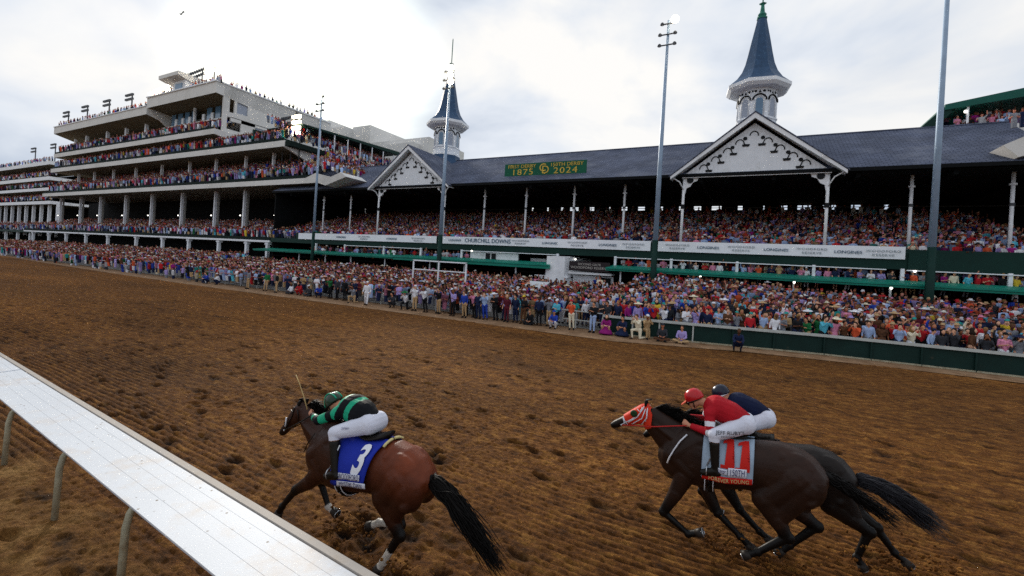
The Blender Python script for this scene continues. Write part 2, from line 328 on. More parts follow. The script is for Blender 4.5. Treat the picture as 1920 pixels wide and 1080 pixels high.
tag(mb.build('ground', M['far']), kind='structure')
# gravel path along the outer edge of the track
M['gravel'] = mat('pale_gravel_dirt', srgb('#94765a'), 0.95, 0.3, 1.5, 0.6, 25, dirt=(srgb('#6b4a2a'), 1.2, 0.45, 0.75))
mb = MB(); PX = [16, 6, 0, -6, -14, -25, -45, -60, -80, -105, -140, -200, -300]
def fence_y(X):
    pts = [(-300, 45), (-140, 28.6), (-105, 27.2), (-80, 26.2), (-45, 25.4), (-25, 25.2), (-6, 25.3), (-2.5, 25.9), (3.5, 27.3), (11, 27.8), (40, 28.5)]
    return float(np.interp(X, [p[0] for p in pts], [p[1] for p in pts]))
vs = []
for X in PX:
    yo = fence_y(X)+0.6; yi = edge_y(X) if X < -4 else fence_y(X)-1.2
    yi = min(yi, yo-1.5); vs += [(X, yi-0.25, 0.0), (X, yi, 0.035), (X, yo, 0.035)]
for i in range(len(PX)-1): 
    a = i*3; mb.add([], [])
    mb.f += [(a, a+1, a+4, a+3), (a+1, a+2, a+5, a+4)]; mb.mi += [0, 0]; mb.sm += [False, False]
mb.v = vs
tag(mb.build('path', M['gravel']), kind='structure')
# terraced apron in front of the stands
def floor_z(X, Y):
    k = 0.09 if X > -62 else 0.14
    return max(0.05, k*(Y-fence_y(X)-1.0))
mb = MB()
for (xa, xb) in ((-62, 40), (-330, -62)):
    k = 0.09 if xa > -70 else 0.14
    seg = np.linspace(xa, xb, 12)
    for i in range(11):
        a, b = seg[i], seg[i+1]; ya, yb = fence_y(a)+0.6, fence_y(b)+0.6
        mb.add([(a, ya, 0.05), (b, yb, 0.05), (b, yb+0.6, 0.06), (a, ya+0.6, 0.06), (b, 60, max(.06, k*(60-yb-.4))), (a, 60, max(.06, k*(60-ya-.4)))], [(0, 1, 2, 3), (3, 2, 4, 5)])
tag(mb.build('pavement', M['concrete2']), kind='structure')

# ================================================================ grandstand with the twin spires
gs = empty('grandstand', (-20, 40, 0), 'long white columned grandstand with slate roof and two pointed spires above the packed seats', 'grandstand')
GX0, GX1 = -60.5, 32
def gpart(mb, name, m, parent=gs, **k): return mb.build(name, m, parent, **k)
# main roof
mb = MB()
for (p, q) in ((( 39.9, 12.2), (48, 16.95)), ((48, 16.95), (58, 12.4))):
    n_ = 1
    mb.prism([(GX0, p[0], p[1]), (GX0, q[0], q[1]), (GX0, q[0], q[1]-0.25), (GX0, p[0], p[1]-0.25)], (17.0-GX0, 0, 0))
roof = gpart(mb, 'roof', M['shingle'], fixn=True)
mb = MB(); mb.box(GX0, 17, 39.78, 39.9, 11.9, 12.16); gpart(mb, 'eave_fascia', M['dark'])
mb = MB(); mb.box(GX0, 17, 47.9, 48.1, 16.9, 17.03); gpart(mb, 'ridge_cap', M['shingle'])
mb = MB()                                                       # dark soffit under the roof with trusses
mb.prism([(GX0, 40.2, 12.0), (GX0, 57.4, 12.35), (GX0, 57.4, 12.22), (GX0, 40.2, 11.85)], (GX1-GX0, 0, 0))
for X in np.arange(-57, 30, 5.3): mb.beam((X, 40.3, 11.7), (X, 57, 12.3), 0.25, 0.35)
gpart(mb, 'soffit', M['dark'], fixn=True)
mb = MB()                                                       # back wall: an open strip below its top lets the sky through
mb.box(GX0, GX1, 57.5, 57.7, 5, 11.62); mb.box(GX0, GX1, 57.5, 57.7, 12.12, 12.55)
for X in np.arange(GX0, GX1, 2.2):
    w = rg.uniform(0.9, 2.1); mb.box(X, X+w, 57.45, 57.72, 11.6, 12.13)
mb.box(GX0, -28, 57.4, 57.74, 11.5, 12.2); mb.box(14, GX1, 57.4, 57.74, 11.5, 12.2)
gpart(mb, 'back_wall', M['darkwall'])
mb = MB(); mb.box(GX0, GX1, 55.5, 55.56, 11.55, 11.62); gpart(mb, 'back_rail', M['lampbody'])
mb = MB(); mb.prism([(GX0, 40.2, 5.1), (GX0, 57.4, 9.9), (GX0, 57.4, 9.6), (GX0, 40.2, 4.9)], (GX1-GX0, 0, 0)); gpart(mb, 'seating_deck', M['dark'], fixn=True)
mb = MB(); mb.box(GX0, GX1, 40.0, 40.15, 4.95, 5.55); mb.box(GX0, GX1, 40.15, 46.5, 4.95, 5.05); mb.box(-55, GX1, 40.0, 40.1, 5.55, 6.35); gpart(mb, 'balcony_fascia', M['green'])
mb = MB(); mb.box(9.6, GX1, 39.9, 40.0, 4.95, 6.1); gpart(mb, 'balcony_fascia', M['green'])
# columns of the seating level
for px in (9.8, -10.5, -15.4, -20.6, -25.6, -45.9, -51.0, 14.9, 20, 25, 30):
    X = px*42/41; mb = MB(); g = px in (4.9, -5.4, -30.6, -40.7)
    top = 12.0
    mb.lathe([(0.11, 0), (0.11, top-5.5)], (X, 42, 5.5), 10, smooth=True)
    mb.lathe([(0.2, 0), (0.2, 0.12)], (X, 42, 11.0), 10); mb.lathe([(0.15, 0), (0.15, 0.2)], (X, 42, 9.6), 10, mi=1)
    gpart(mb, 'column', [M['column'], M['lampbody']])
# gables
def gable(xc, hw):
    yb, yf, zb, za = 39.95, 39.2, 11.95, 16.65; ridge_back = 47.6
    p = empty('gable', (xc, yf, zb), parent=gs)
    sl = (za-zb)/hw
    mb = MB()                                                  # tympanum with cut-outs shown as dark insets
    mb.prism([(xc-hw*0.86, yb, zb+0.05), (xc+hw*0.86, yb, zb+0.05), (xc, yb, zb+0.05+sl*hw*0.86)], (0, 0.15, 0)); mb.build('tympanum', M['board'], p, fixn=True)
    mb = MB(); mb.box(xc-hw*0.86, xc+hw*0.86, yb-0.12, yb-0.003, zb-0.1, zb+0.12); mb.build('tie_beam', M['white'], p)
    for s in (-1, 1, 0):
        for (ax, az, fx, fz, dx, dzz) in ((3.56, .62, 3.17, .36, 3.23, 1.0), (2.70, 1.24, 2.3, 1.0, 2.38, 1.62), (1.83, 1.88, 1.42, 1.64, 1.5, 2.25), (.98, 2.5, .56, 2.28, .62, 2.9)) if s else ((0.0, 3.1, 0, 0, 0, 0),):
            mb = MB(); X = xc+s*ax
            mb.tube([(X+.30*math.cos(t)*(-1 if s < 0 else 1), yb-0.02, zb+az+.34*math.sin(t)) for t in np.linspace(-.1, math.pi*.98, 9)]+([(xc+s*fx, yb-0.02, zb+fz+.1)] if s else []), 0.045, 5)
            if s:
                Xf = xc+s*fx; mb.prism([(Xf-.22, yb-.05, zb+fz-.02), (Xf+.24, yb-.05, zb+fz-.02), (Xf+.28, yb-.05, zb+fz+.16), (Xf-.26, yb-.05, zb+fz+.16)], (0, .04, 0))
                mb.add([(xc+s*dx+.15*math.cos(t), yb-.03, zb+dzz+.15*math.sin(t)) for t in np.linspace(0, 2*math.pi, 13)[:-1]], [tuple(range(12))])
            mb.build('fretwork', M['black'], p)
    mb = MB()
    for s in (-1, 1):                                          # barge boards, soffits and roof planes
        a = Vector((xc+s*hw, 0, zb-0.05)); b = Vector((xc, 0, za))
        dn = Vector((0, 0, -0.30))
        mb.prism([(a.x, yf, a.z), (b.x, yf, b.z), (b.x, yf, b.z-0.42), (a.x, yf, a.z-0.25)], (0, 0.10, 0))
    mb.build('barge_board', M['white'], p, fixn=True)
    mb = MB()
    for s in (-1, 1): mb.prism([(xc+s*hw, yf+0.1, zb-0.1), (xc, yf+0.1, za-0.06), (xc, yf+0.1, za-0.20), (xc+s*hw, yf+0.1, zb-0.24)], (0, yb-yf+0.3, 0))
    mb.build('gable_soffit', M['board'], p, fixn=True)
    mb = MB()
    for s in (-1, 1):
        mb.add([(xc+s*(hw+0.12), yf-0.06, zb-0.02), (xc, yf-0.06, za+0.12), (xc, ridge_back, za+0.12), (xc+s*(hw+0.12), yf+0.6, zb-0.02)], [(0, 1, 2, 3)] if s > 0 else [(3, 2, 1, 0)])
        mb.add([(xc+s*(hw+0.12), yf-0.06, zb-0.10), (xc, yf-0.06, za+0.02), (xc, ridge_back, za+0.02), (xc+s*(hw+0.12), yf+0.6, zb-0.10)], [(3, 2, 1, 0)] if s > 0 else [(0, 1, 2, 3)])
        mb.add([(xc+s*(hw+0.12), yf-0.06, zb-0.02), (xc, yf-0.06, za+0.12), (xc, yf-0.06, za+0.02), (xc+s*(hw+0.12), yf-0.06, zb-0.10)], [(0, 1, 2, 3)])
    mb.build('gable_roof', M['shingle'], p, fixn=False)
    for s in (-1, 1):                                          # brackets with a round boss, and curved struts
        X = xc+s*(hw-1.0); mb = MB(); yb2 = yb+.12
        mb.prism([(X-s*0.0, yb2, 12.0), (X-s*1.15, yb2, 12.0), (X-s*1.05, yb2, 11.65), (X-s*0.7, yb2, 11.5), (X-s*0.5, yb2, 11.15), (X-s*0.2, yb2, 11.0), (X-s*0.14, yb2, 10.6), (X, yb2, 10.5)], (0, 0.15, 0))
        mb.lathe([(0.11, 0), (0.11, 12.0-5.5)], (X, yb2+0.08, 5.5), 10, smooth=True)
        mb.lathe([(0.17, 0), (0.17, 0.35)], (X, yb2+0.08, 9.3), 10, mi=1)
        mb.tube([(X, yb2, 10.9), (X+s*0.35, 39.9, 11.55), (X+s*0.95, 39.6, 11.9)], 0.05, 6)
        v0 = len(mb.v); mb.lathe([(0.26, 0), (0.26, 0.06)], (0, 0, 0), 12, mi=1)
        for q in range(v0, len(mb.v)):
            a_, b_, c_ = mb.v[q]; mb.v[q] = (X-s*0.48+a_, yb2-0.07+c_, 11.68+b_)
        mb.build('bracket', [M['white'], M['black']], p, fixn=True)
    return p
gable(-0.25, 6.05); gable(-35.25, 5.95)
# spires
def spire(xc):
    zc = 16.6; c = (xc, 48, zc); p = empty('spire', c, parent=gs); rot = R_(22.5+8)
    mb = MB(); mb.lathe([(2.35, -0.4), (1.9, 0.55), (1.84, 1.0)], c, 8, rot); mb.build('base_skirt', M['spire'], p)
    mb = MB(); mb.lathe([(1.86, 0.95), (1.86, 1.15), (1.74, 1.2), (1.74, 1.9), (1.82, 1.95), (1.82, 2.05), (1.70, 2.1), (1.70, 4.75)], c, 8, rot); mb.build('lantern', M['board'], p)
    mbp = MB(); mbg = MB(); mbk = MB()
    for k in range(8):
        a = rot+math.pi/8+k*math.pi/4; ca, sa = math.cos(a), math.sin(a); ap = 1.70*math.cos(math.pi/8)
        def P(u, z, off): return (xc+ca*(ap+off)-sa*u, 48+sa*(ap+off)+ca*u, zc+z)
        arch = [(-0.30, 2.2)]+[(0.30, 2.2)]+[(0.30*math.cos(t), 3.55+0.30*math.sin(t)) for t in np.linspace(0, math.pi, 7)]
        mbg = MB(); mbg.add([P(u, z, 0.015) for u, z in arch], [tuple(range(len(arch)))]); mbg.build('window', M['glass'] if k % 2 else M['greyglass'], p)
        mbp.tube([P(-0.40, 2.1, 0.03)]+[P(0.38*math.cos(t), 3.6+0.38*math.sin(t), 0.03) for t in np.linspace(math.pi, 0, 8)]+[P(0.40, 2.1, 0.03)], 0.045, 4)
        mbk.tube([P(0.58*math.cos(t), 3.55+0.60*math.sin(t), 0.06) for t in np.linspace(math.pi*0.97, 0.03*math.pi, 9)], 0.07, 4)
        for u, r in ((-0.62, .09), (0.0, .0), (-0.36, .12), (0.36, .12)):
            if r: mbk.add([P(u+r*math.cos(t), 4.42+r*math.sin(t), 0.02) for t in np.linspace(0, 2*math.pi, 9)[:-1]], [tuple(range(8))])
        mbk.add([P(-0.13, 4.28, 0.02), P(0.13, 4.28, 0.02), P(0, 4.55, 0.02)], [(0, 1, 2)])
    mbp.build('window_trim', M['white'], p); mbk.build('arch_trim', M['black'], p)
    mb = MB(); mb.lathe([(1.7, 4.7), (2.55, 4.75), (2.82, 5.0), (2.82, 5.3), (2.7, 5.36)], c, 8, rot); mb.build('cornice', M['white'], p)
    prof = [(2.72, 5.34), (2.05, 5.95), (1.62, 6.6), (1.32, 7.4), (1.1, 8.4), (0.85, 9.7), (0.62, 10.8), (0.40, 11.9)]
    mb = MB(); mb.lathe(prof, c, 8, rot); mb.build('spire_roof', M['spire'], p)
    mb = MB(); mb.lathe([(0.46, 11.85), (0.46, 12.0), (0.34, 12.05), (0.40, 12.25), (0.22, 12.5), (0.14, 13.2), (0.28, 13.35), (0.06, 13.45), (0.06, 16.6), (0.01, 16.8)], c, 8, rot)
    for a in (0, math.pi/2): mb.beam((xc-0.3*math.cos(a), 48-0.3*math.sin(a), zc+13.35), (xc+0.3*math.cos(a), 48+0.3*math.sin(a), zc+13.35), 0.06, 0.12)
    mb.build('finial', M['copper'], p)
spire(-0.25); spire(-36.5)
# middle level: posts, canopy, rooms
mb = MB(); mb.box(GX0, GX1, 45, 45.2, 0, 5); gpart(mb, 'rear_wall', M['darkwall'])
mb = MB(); mb.box(GX0, -16.2, 39.95, 45, 3.0, 3.15); mb.box(-10.6, GX1, 39.95, 45, 3.0, 3.15); gpart(mb, 'middle_deck', M['dark'])
for X in (-50.6, -45.2, -38.6, -33.0, -27.4, -16.3, -10.7, -5.9, -0.9, 4.2, 9.3, 14.6, 20):
    mb = MB(); mb.box(X-0.1, X+0.1, 39.75, 39.95, 4.0, 5.0); gpart(mb, 'post', M['column'])
for (a, b) in ((-45.3, -33), (-27.4, -16.2), (-10.8, 8.4), (9.5, GX1)):
    mb = MB(); mb.box(a, b, 39.7, 39.78, 4.86, 4.93); gpart(mb, 'white_rail', M['column'])
for X in (-52, -47, -42.5, -37, -30.5, -26, -20, -16.8, -9.8, -3.4, 2.9, 8.4, 14.4, 20):
    mb = MB(); mb.box(X-0.06, X+0.06, 38.4, 38.52, 0.6, 3.7); gpart(mb, 'canopy_post', M['column'])
def canopy(x0, x1, zl, zh):
    mb = MB(); mb.prism([(x0, 37.6, zl), (x0, 37.6, zh-0.22), (x0, 39.9, zh+0.05), (x0, 45, zh+0.08), (x0, 45, zl), ], (x1-x0, 0, 0)); mb.box(x0, x1, 37.5, 37.6, zh-0.32, zh-0.2)
    gpart(mb, 'canopy', M['canopy'], fixn=True)
canopy(-60.5, -35, 3.58, 4.02); canopy(-35, -16.2, 3.5, 4.1); canopy(-10.9, GX1, 3.68, 4.15)
def gboxes(name, m, bs, fn=gpart):
    for q in bs: mb = MB(); mb.box(*q); fn(mb, name, m)
gboxes('white_room', M['white'], [(-26.6, -20.8, 40.3, 40.5, 4.0, 4.85), (-8.9, -6.9, 40.3, 40.5, 4.0, 4.5), (-6.6, -3.9, 40.3, 40.5, 4.0, 4.5), (-20.0, -17.1, 41.6, 41.8, 4.0, 4.5)])
gboxes('window', M['black'], [(-24.6, -24.1, 40.2, 40.3, 4.1, 4.75), (-23.9, -23.4, 40.2, 40.3, 4.1, 4.75)])
gboxes('window', M['greyglass'], [(-7.6, -5.4, 44.8, 44.98, 1.6, 2.4), (-4.8, -3.2, 44.8, 44.98, 1.6, 2.4)])
# curved white stair tower
mb = MB(); prof = []
arc = [(-17.6, 38.6), (-16.6, 38.0), (-15.6, 37.8), (-14.9, 38.2), (-14.6, 39.2), (-14.6, 45)]
for i in range(len(arc)-1):
    (xa, ya), (xb, yb_) = arc[i], arc[i+1]
    zt = 2.9 if i < 1 else 4.7
    mb.add([(xa, ya, 0), (xb, yb_, 0), (xb, yb_, zt), (xa, ya, zt)], [(0, 1, 2, 3)], smooth=True)
mb.box(-17.9, -14.6, 38.3, 44.9, 2.75, 2.9); mb.box(-16.4, -14.6, 38.7, 45, 4.65, 4.75)
mb.tube([(-17.8, 38.4, 2.0), (-16.6, 37.9, 2.25), (-15.6, 37.7, 2.25)], 0.07, 6, mi=1)
st_ = gpart(mb, 'stair_tower', [M['white'], M['lampbody']])
mb = MB(); mb.box(-14.5, -10.7, 39.5, 39.7, 0.8, 3.1); gpart(mb, 'white_wall', M['white'])
mb = MB(); mb.box(-13.6, -13.1, 39.4, 39.5, 1.2, 2.5); mb.box(-11.9, -10.9, 39.4, 39.5, 1.8, 3.0); gpart(mb, 'window', M['black'])
mb = MB(); mb.box(-14.6, -10.6, 38.5, 39.5, 3.2, 3.4); gpart(mb, 'white_ledge', M['white'])
mb = MB(); mb.box(-60.5, -60.3, 40.3, 57, 0, 12.2); gpart(mb, 'end_wall', M['dark'])
for X, Z in ((-26, 4.9), (9.9, 4.85), (2.9, 3.62), (8.4, 3.62), (-3.4, 3.62), (-14.4, 4.55)):
    mb = MB(); mb.ball((X, 38.2 if Z < 4 else 39.6, Z), 0.08, 10, 6); gpart(mb, 'wall_lamp', M['lampglow'])
for X in np.arange(-58, 15, 5.3): pass

# sign on the roof
sg = empty('roof_sign', (-18.2, 41, 12.6), 'green board with gold years lettering mounted on the slate roof between the gables', 'sign')
y_ = 41.3; k_ = y_/39.5; x0, x1, z0, z1 = -22.5*k_, -13.85*k_, 12.95, 14.3
mb = MB(); mb.box(x0, x1, y_, y_+0.12, z0, z1); mb.build('sign_board', M['signgreen'], sg)
xm = (x0+x1)/2
lettering('FIRST DERBY', 0.50, ((x0+xm)/2-0.25, y_-0.02, z1-0.32), M['gold'], sg, sx=1.15)
lettering('1875', 0.86, ((x0+xm)/2-0.15, y_-0.02, z0+0.42), M['gold'], sg, sx=1.35, spacing=1.15)
lettering('150TH DERBY', 0.50, ((x1+xm)/2+0.2, y_-0.02, z1-0.32), M['gold'], sg, sx=1.15)
lettering('2024', 0.86, ((x1+xm)/2+0.1, y_-0.02, z0+0.42), M['gold'], sg, sx=1.35, spacing=1.15)
lettering('C', 1.15, (xm-0.12, y_-0.02, z0+0.78), M['gold'], sg, sx=1.0, name='monogram'); lettering('D', 1.15, (xm+0.2, y_-0.03, z0+0.55), M['gold'], sg, sx=1.0, name='monogram')
for X in np.linspace(x0+0.6, x1-0.6, 6):
    mb = MB(); mb.beam((X, y_+0.05, z0), (X, y_+0.05, 12.4), 0.08, 0.08); mb.build('sign_leg', M['black'], sg)
# dark sign on the stair block
sg2 = empty('wall_sign', (-12.6, 38.3, 3.4), 'dark brown sign with pale lettering beside the white curved stair tower', 'sign')
mb = MB(); mb.box(-14.5, -10.75, 38.3, 38.42, 3.5, 4.35); mb.build('sign_board', M['signdark'], sg2)
lettering('SECOND GATE', 0.26, (-12.6, 38.28, 4.1), M['signtext'], sg2, sx=1.2); lettering('WOODFORD RESERVE', 0.30, (-12.6, 38.28, 3.8), M['signtext'], sg2, sx=1.15)
# banners along the balcony
def banner(a, b, z0a, z0b, z1a, z1b, texts, label):
    p = empty('banner', ((a+b)/2, 39.7, z0a), label, 'banner', 'white banners along the balcony')
    mb = MB(); n = 16; vs = []
    for i in range(n+1):
        t = i/n; X = a+(b-a)*t; yy = 39.86+0.02*math.sin(t*23)
        vs += [(X, yy, z0a+(z0b-z0a)*t), (X, yy, z1a+(z1b-z1a)*t), (X, yy+0.03, z1a+(z1b-z1a)*t), (X, yy+0.03, z0a+(z0b-z0a)*t)]
    mb.add(vs, [(i*4, i*4+4, i*4+5, i*4+1) for i in range(n)]+[(i*4+1, i*4+5, i*4+6, i*4+2) for i in range(n)]+[(i*4+2, i*4+6, i*4+7, i*4+3) for i in range(n)]+[(i*4+3, i*4+7, i*4+4, i*4) for i in range(n)])
    mb.build('banner_cloth', M['banner'], p)
    for kind, X in texts:
        z = (z0a+z1a)/2
        if kind == 'C': lettering('CHURCHILL DOWNS', 0.60, (X, 39.80, z+0.02), M['ink'], p, sx=0.98)
        elif kind == 'L': lettering('LONGINES', 0.30, (X, 39.80, z), M['ink'], p, sx=1.15)
        else: lettering('WOODFORD', 0.22, (X, 39.80, z+0.14), M['greyink'], p, sx=1.3, spacing=1.2); lettering('RESERVE', 0.22, (X, 39.80, z-0.14), M['greyink'], p, sx=1.3, spacing=1.2)
banner(-54.3, -51.4, 5.5, 5.5, 6.3, 6.3, [], 'short blank white banner left of the leftmost floodlight pole')
banner(-51.0, -30.9, 5.52, 5.6, 6.32, 6.38, [('L', -46), ('W', -42), ('L', -37.5), ('W', -33.5)], 'white banner with small faint names left of the left gable pole')
banner(-30.4, -7.7, 5.6, 5.6, 6.38, 6.46, [('L', -28.4), ('C', -24.3), ('W', -20.4), ('L', -17.2), ('W', -14.4), ('L', -11.5), ('W', -9.2)], 'long white banner with large blue capitals below the middle seats')
banner(-7.2, 9.4, 5.6, 5.65, 6.46, 6.52, [('W', -5.5), ('L', -3.1), ('W', -0.7), ('L', 1.7), ('W', 4.0), ('L', 6.2), ('W', 8.2)], 'long white banner with repeated small names below the right gable')
# scoreboard frame and kiosk tent in the crowd
mb = MB()
for X in (-25.6, -22.9, -20.15): mb.box(X-0.05, X+0.05, 30, 30.1, 0.3, 3.55)
mb.box(-25.65, -20.1, 30, 30.1, 3.5, 3.6); mb.box(-25.55, -20.2, 30.02, 30.08, 2.75, 2.83)
tag(mb.build('white_frame', M['column'], origin=(-22.9, 30, 0)), 'white pipe frame of two panels standing over the standing crowd', 'frame')
tn = empty('kiosk_tent', (-15.2, 32, 0.3), 'small grey vinyl tent roof poking out of the crowd by the stair tower', 'tent')
mb = MB(); mb.prism([(-16.1, 31.6, 1.75), (-15.6, 32.6, 2.45), (-16.1, 33.6, 1.75)], (1.75, 0, 0)); mb.build('tent_roof', M['tent'], tn, fixn=True)
for X in (-16, -14.5):
    mb = MB(); mb.box(X-.04, X+.04, 31.7, 31.78, 0.3, 1.8); mb.build('leg', M['column'], tn)

# ================================================================ clubhouse (left, tall)
ch = empty('clubhouse', (-100, 40, 0), 'tall pale concrete stand with stacked open balconies left of the slate roof', 'grandstand')
def cpart(mb, name, m, **k): return mb.build(name, m, ch, **k)
def slab(x0, x1, zb, th, yf=39.9, yb=52, soff=True):
    mb = MB(); mb.prism([(x0, yf, zb), (x0, yf, zb+th), (x0, yb, zb+th), (x0, yb, zb+0.3), (x0, yf+0.5, zb)], (x1-x0, 0, 0)); return mb
for (x0, x1, zb, th) in ((-145.5, -51.5, 13.05, 0.72), (-141.5, -58.9, 18.45, 0.85), (-140.2, -76.6, 21.75, 0.85)):
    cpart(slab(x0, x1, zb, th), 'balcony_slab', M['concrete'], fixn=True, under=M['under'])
mb = MB(); mb.box(-156, -60.6, 39.9, 40.05, 4.85, 5.12); mb.box(-156, -60.6, 40.05, 52, 4.95, 5.05); cpart(mb, 'balcony_slab', M['white'])
mb = MB(); mb.box(-156, -60.6, 39.95, 40.0, 5.14, 5.6); cpart(mb, 'railing', M['raildark'])
mb = MB(); mb.box(-141.3, -58.9, 40.0, 40.05, 19.31, 19.75); cpart(mb, 'railing', M['raildark'])
mb = MB(); mb.box(-145.3, -51.5, 40.0, 40.05, 13.79, 14.25); cpart(mb, 'railing', M['raildark'])
mb = MB(); mb.box(-140, -76.7, 40.0, 40.05, 22.62, 23.0); cpart(mb, 'railing', M['raildark'])
# roof fascias with a deep splayed soffit
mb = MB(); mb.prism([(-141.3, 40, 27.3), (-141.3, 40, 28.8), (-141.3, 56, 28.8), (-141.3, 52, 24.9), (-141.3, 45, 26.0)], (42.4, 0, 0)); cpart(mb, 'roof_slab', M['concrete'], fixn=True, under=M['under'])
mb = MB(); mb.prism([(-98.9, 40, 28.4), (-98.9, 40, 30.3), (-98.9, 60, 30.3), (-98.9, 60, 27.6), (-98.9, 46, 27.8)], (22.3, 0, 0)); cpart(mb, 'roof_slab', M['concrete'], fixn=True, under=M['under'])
mb = MB(); mb.box(-98.9, -76.6, 39.8, 40.0, 30.2, 30.4); mb.box(-76.6, -76.45, 39.8, 62, 30.2, 30.4); mb.box(-141.3, -99, 39.85, 40.0, 28.75, 28.9); cpart(mb, 'coping', M['white'])
mb = MB()                                                     # side wall splay where the upper roof steps
mb.prism([(-98.9, 40, 28.4), (-98.9, 46, 27.8), (-98.9, 46, 24.9), (-98.9, 44, 25.2)], (0.4, 0, 0)); cpart(mb, 'side_wall', M['concrete'], fixn=True)
# upper loge level with tall windows
mb = MB(); mb.prism([(-98.5, 42.5, 24.6), (-98.5, 42.5, 25.3), (-98.5, 50, 25.3), (-98.5, 50, 24.9)], (21.9, 0, 0)); mb.box(-98.5, -76.7, 46.2, 46.5, 25.3, 28); cpart(mb, 'loge_slab', M['concrete'], fixn=True)
for i, X in enumerate((-97, -94.7, -92.4, -90.1, -85.2, -82.6)):
    mb = MB(); mb.box(X, X+1.5, 43.2, 43.3, 25.3, 27.9); cpart(mb, 'window', M['glass'])
mb = MB(); mb.prism([(-98.5, 42.5, 24.4), (-98.5, 42.5, 25.5), (-76.9, 42.5, 25.5), (-76.9, 42.5, 24.4)], (0, .2, 0)); cpart(mb, 'loge_parapet', M['concrete'])
gboxes('pier', M['white'], [(X, X+0.7, 43.0, 43.2, 25.3, 26.9) for X in (-95.4, -93.1, -90.8, -86.3, -83.6)]+[(-88.4, -88.0, 42.6, 42.9, 22.6, 28.2), (-98.4, -98.0, 43.5, 43.9, 22.6, 25)], cpart)
mb = MB(); mb.box(-156, -60.7, 51.7, 52.3, 0, 13.4); mb.box(-145, -59.2, 50, 50.3, 13.7, 18.6); mb.box(-141, -76.7, 50, 50.3, 19.3, 25); cpart(mb, 'back_wall', M['darkwall'])
mb = MB(); mb.box(-133, -99.2, 49.0, 49.3, 22.6, 27.4); cpart(mb, 'rear_wall', M['concrete2'])
# end wall
def endwall(X, y0, y1, z0, z1, holes):
    mb = MB(); ys_ = sorted({y0, y1, *[h[0] for h in holes], *[h[1] for h in holes]}); zs_ = sorted({z0, z1, *[h[2] for h in holes], *[h[3] for h in holes]})
    for i in range(len(ys_)-1):
        for j in range(len(zs_)-1):
            cy, cz = (ys_[i]+ys_[i+1])/2, (zs_[j]+zs_[j+1])/2
            if any(h[0] < cy < h[1] and h[2] < cz < h[3] for h in holes): continue
            mb.box(X-0.3, X, ys_[i], ys_[i+1], zs_[j], zs_[j+1])
    return mb
cpart(endwall(-76.6, 41.2, 62, 20.0, 30.2, [(42.2, 43.0, 26.0, 28.2), (43.4, 45.2, 26.2, 28.1), (41.9, 44.2, 23.2, 25.2), (46.6, 48.8, 23.9, 25.2)]), 'end_wall', M['concrete'])
mb = MB(); mb.box(-77.0, -76.8, 43.2, 45.4, 26.0, 28.3); mb.box(-77.0, -76.8, 46.4, 49, 23.7, 25.4); cpart(mb, 'shutter', M['greyglass'])
mb = MB(); mb.box(-76.55, -76.45, 49.6, 52.2, 23.9, 25.1); cpart(mb, 'teal_panel', M['signlit'])
mb = MB(); mb.box(-77.2, -76.55, 54.0, 54.15, 20, 30.1); mb.box(-76.6, -76.3, 54.2, 54.5, 20, 30.1); cpart(mb, 'downpipe', M['concrete2'])
mb = MB(); mb.prism([(-76.6, 39.9, 21.75), (-76.6, 39.9, 22.6), (-76.6, 47, 22.4), (-76.6, 47, 20.4), (-76.6, 44, 21.2)], (0.35, 0, 0)); cpart(mb, 'end_wing', M['concrete'], fixn=True)
mb = MB(); mb.prism([(-58.9, 39.9, 18.45), (-58.9, 39.9, 19.3), (-58.9, 46.5, 18.5), (-58.9, 46.5, 17.7), (-58.9, 44, 17.1)], (0.35, 0, 0)); cpart(mb, 'end_wing', M['concrete'], fixn=True)
mb = MB(); mb.prism([(-51.5, 38.2, 13.3), (-49.5, 38.2, 13.9), (-46.6, 38.2, 13.3), (-44.9, 38.2, 13.8), (-43.9, 38.2, 13.2), (-47.5, 38.2, 12.25)], (0, 3.4, 0)); cpart(mb, 'end_wing', M['concrete'], fixn=True)
# end terrace running back behind the slate roof
mb = MB(); mb.prism([(-60, 40, 18.5), (-60, 62, 18.9), (-60, 62, 19.3), (-60, 40, 19.2)], (2.5, 0, 0)); mb.prism([(-57.6, 46, 18.4), (-57.6, 62, 18.8), (-57.6, 62, 19.5), (-57.6, 46, 19.2)], (0.12, 0, 0)); cpart(mb, 'end_terrace', M['raildark'], fixn=True)
mb = MB(); mb.prism([(-66, 42, 22.0), (-66, 62, 22.6), (-66, 62, 23.2), (-66, 42, 22.2)], (8.3, 0, 0)); cpart(mb, 'terrace_roof', M['green'], fixn=True)
gboxes('terrace_post', M['column'], [(-57.9, -57.75, Y, Y+0.12, 19.2, 22.3) for Y in np.arange(45, 61, 2.6)], cpart)
mb = MB(); mb.box(-68, -67.6, 41, 62, 19, 22); cpart(mb, 'terrace_wall', M['green'])
mb = MB(); mb.prism([(-58, 46, 15.6), (-58, 66, 16.4), (-58, 66, 16.1), (-58, 46, 15.3)], (3.4, 0, 0)); cpart(mb, 'end_terrace', M['raildark'], fixn=True)
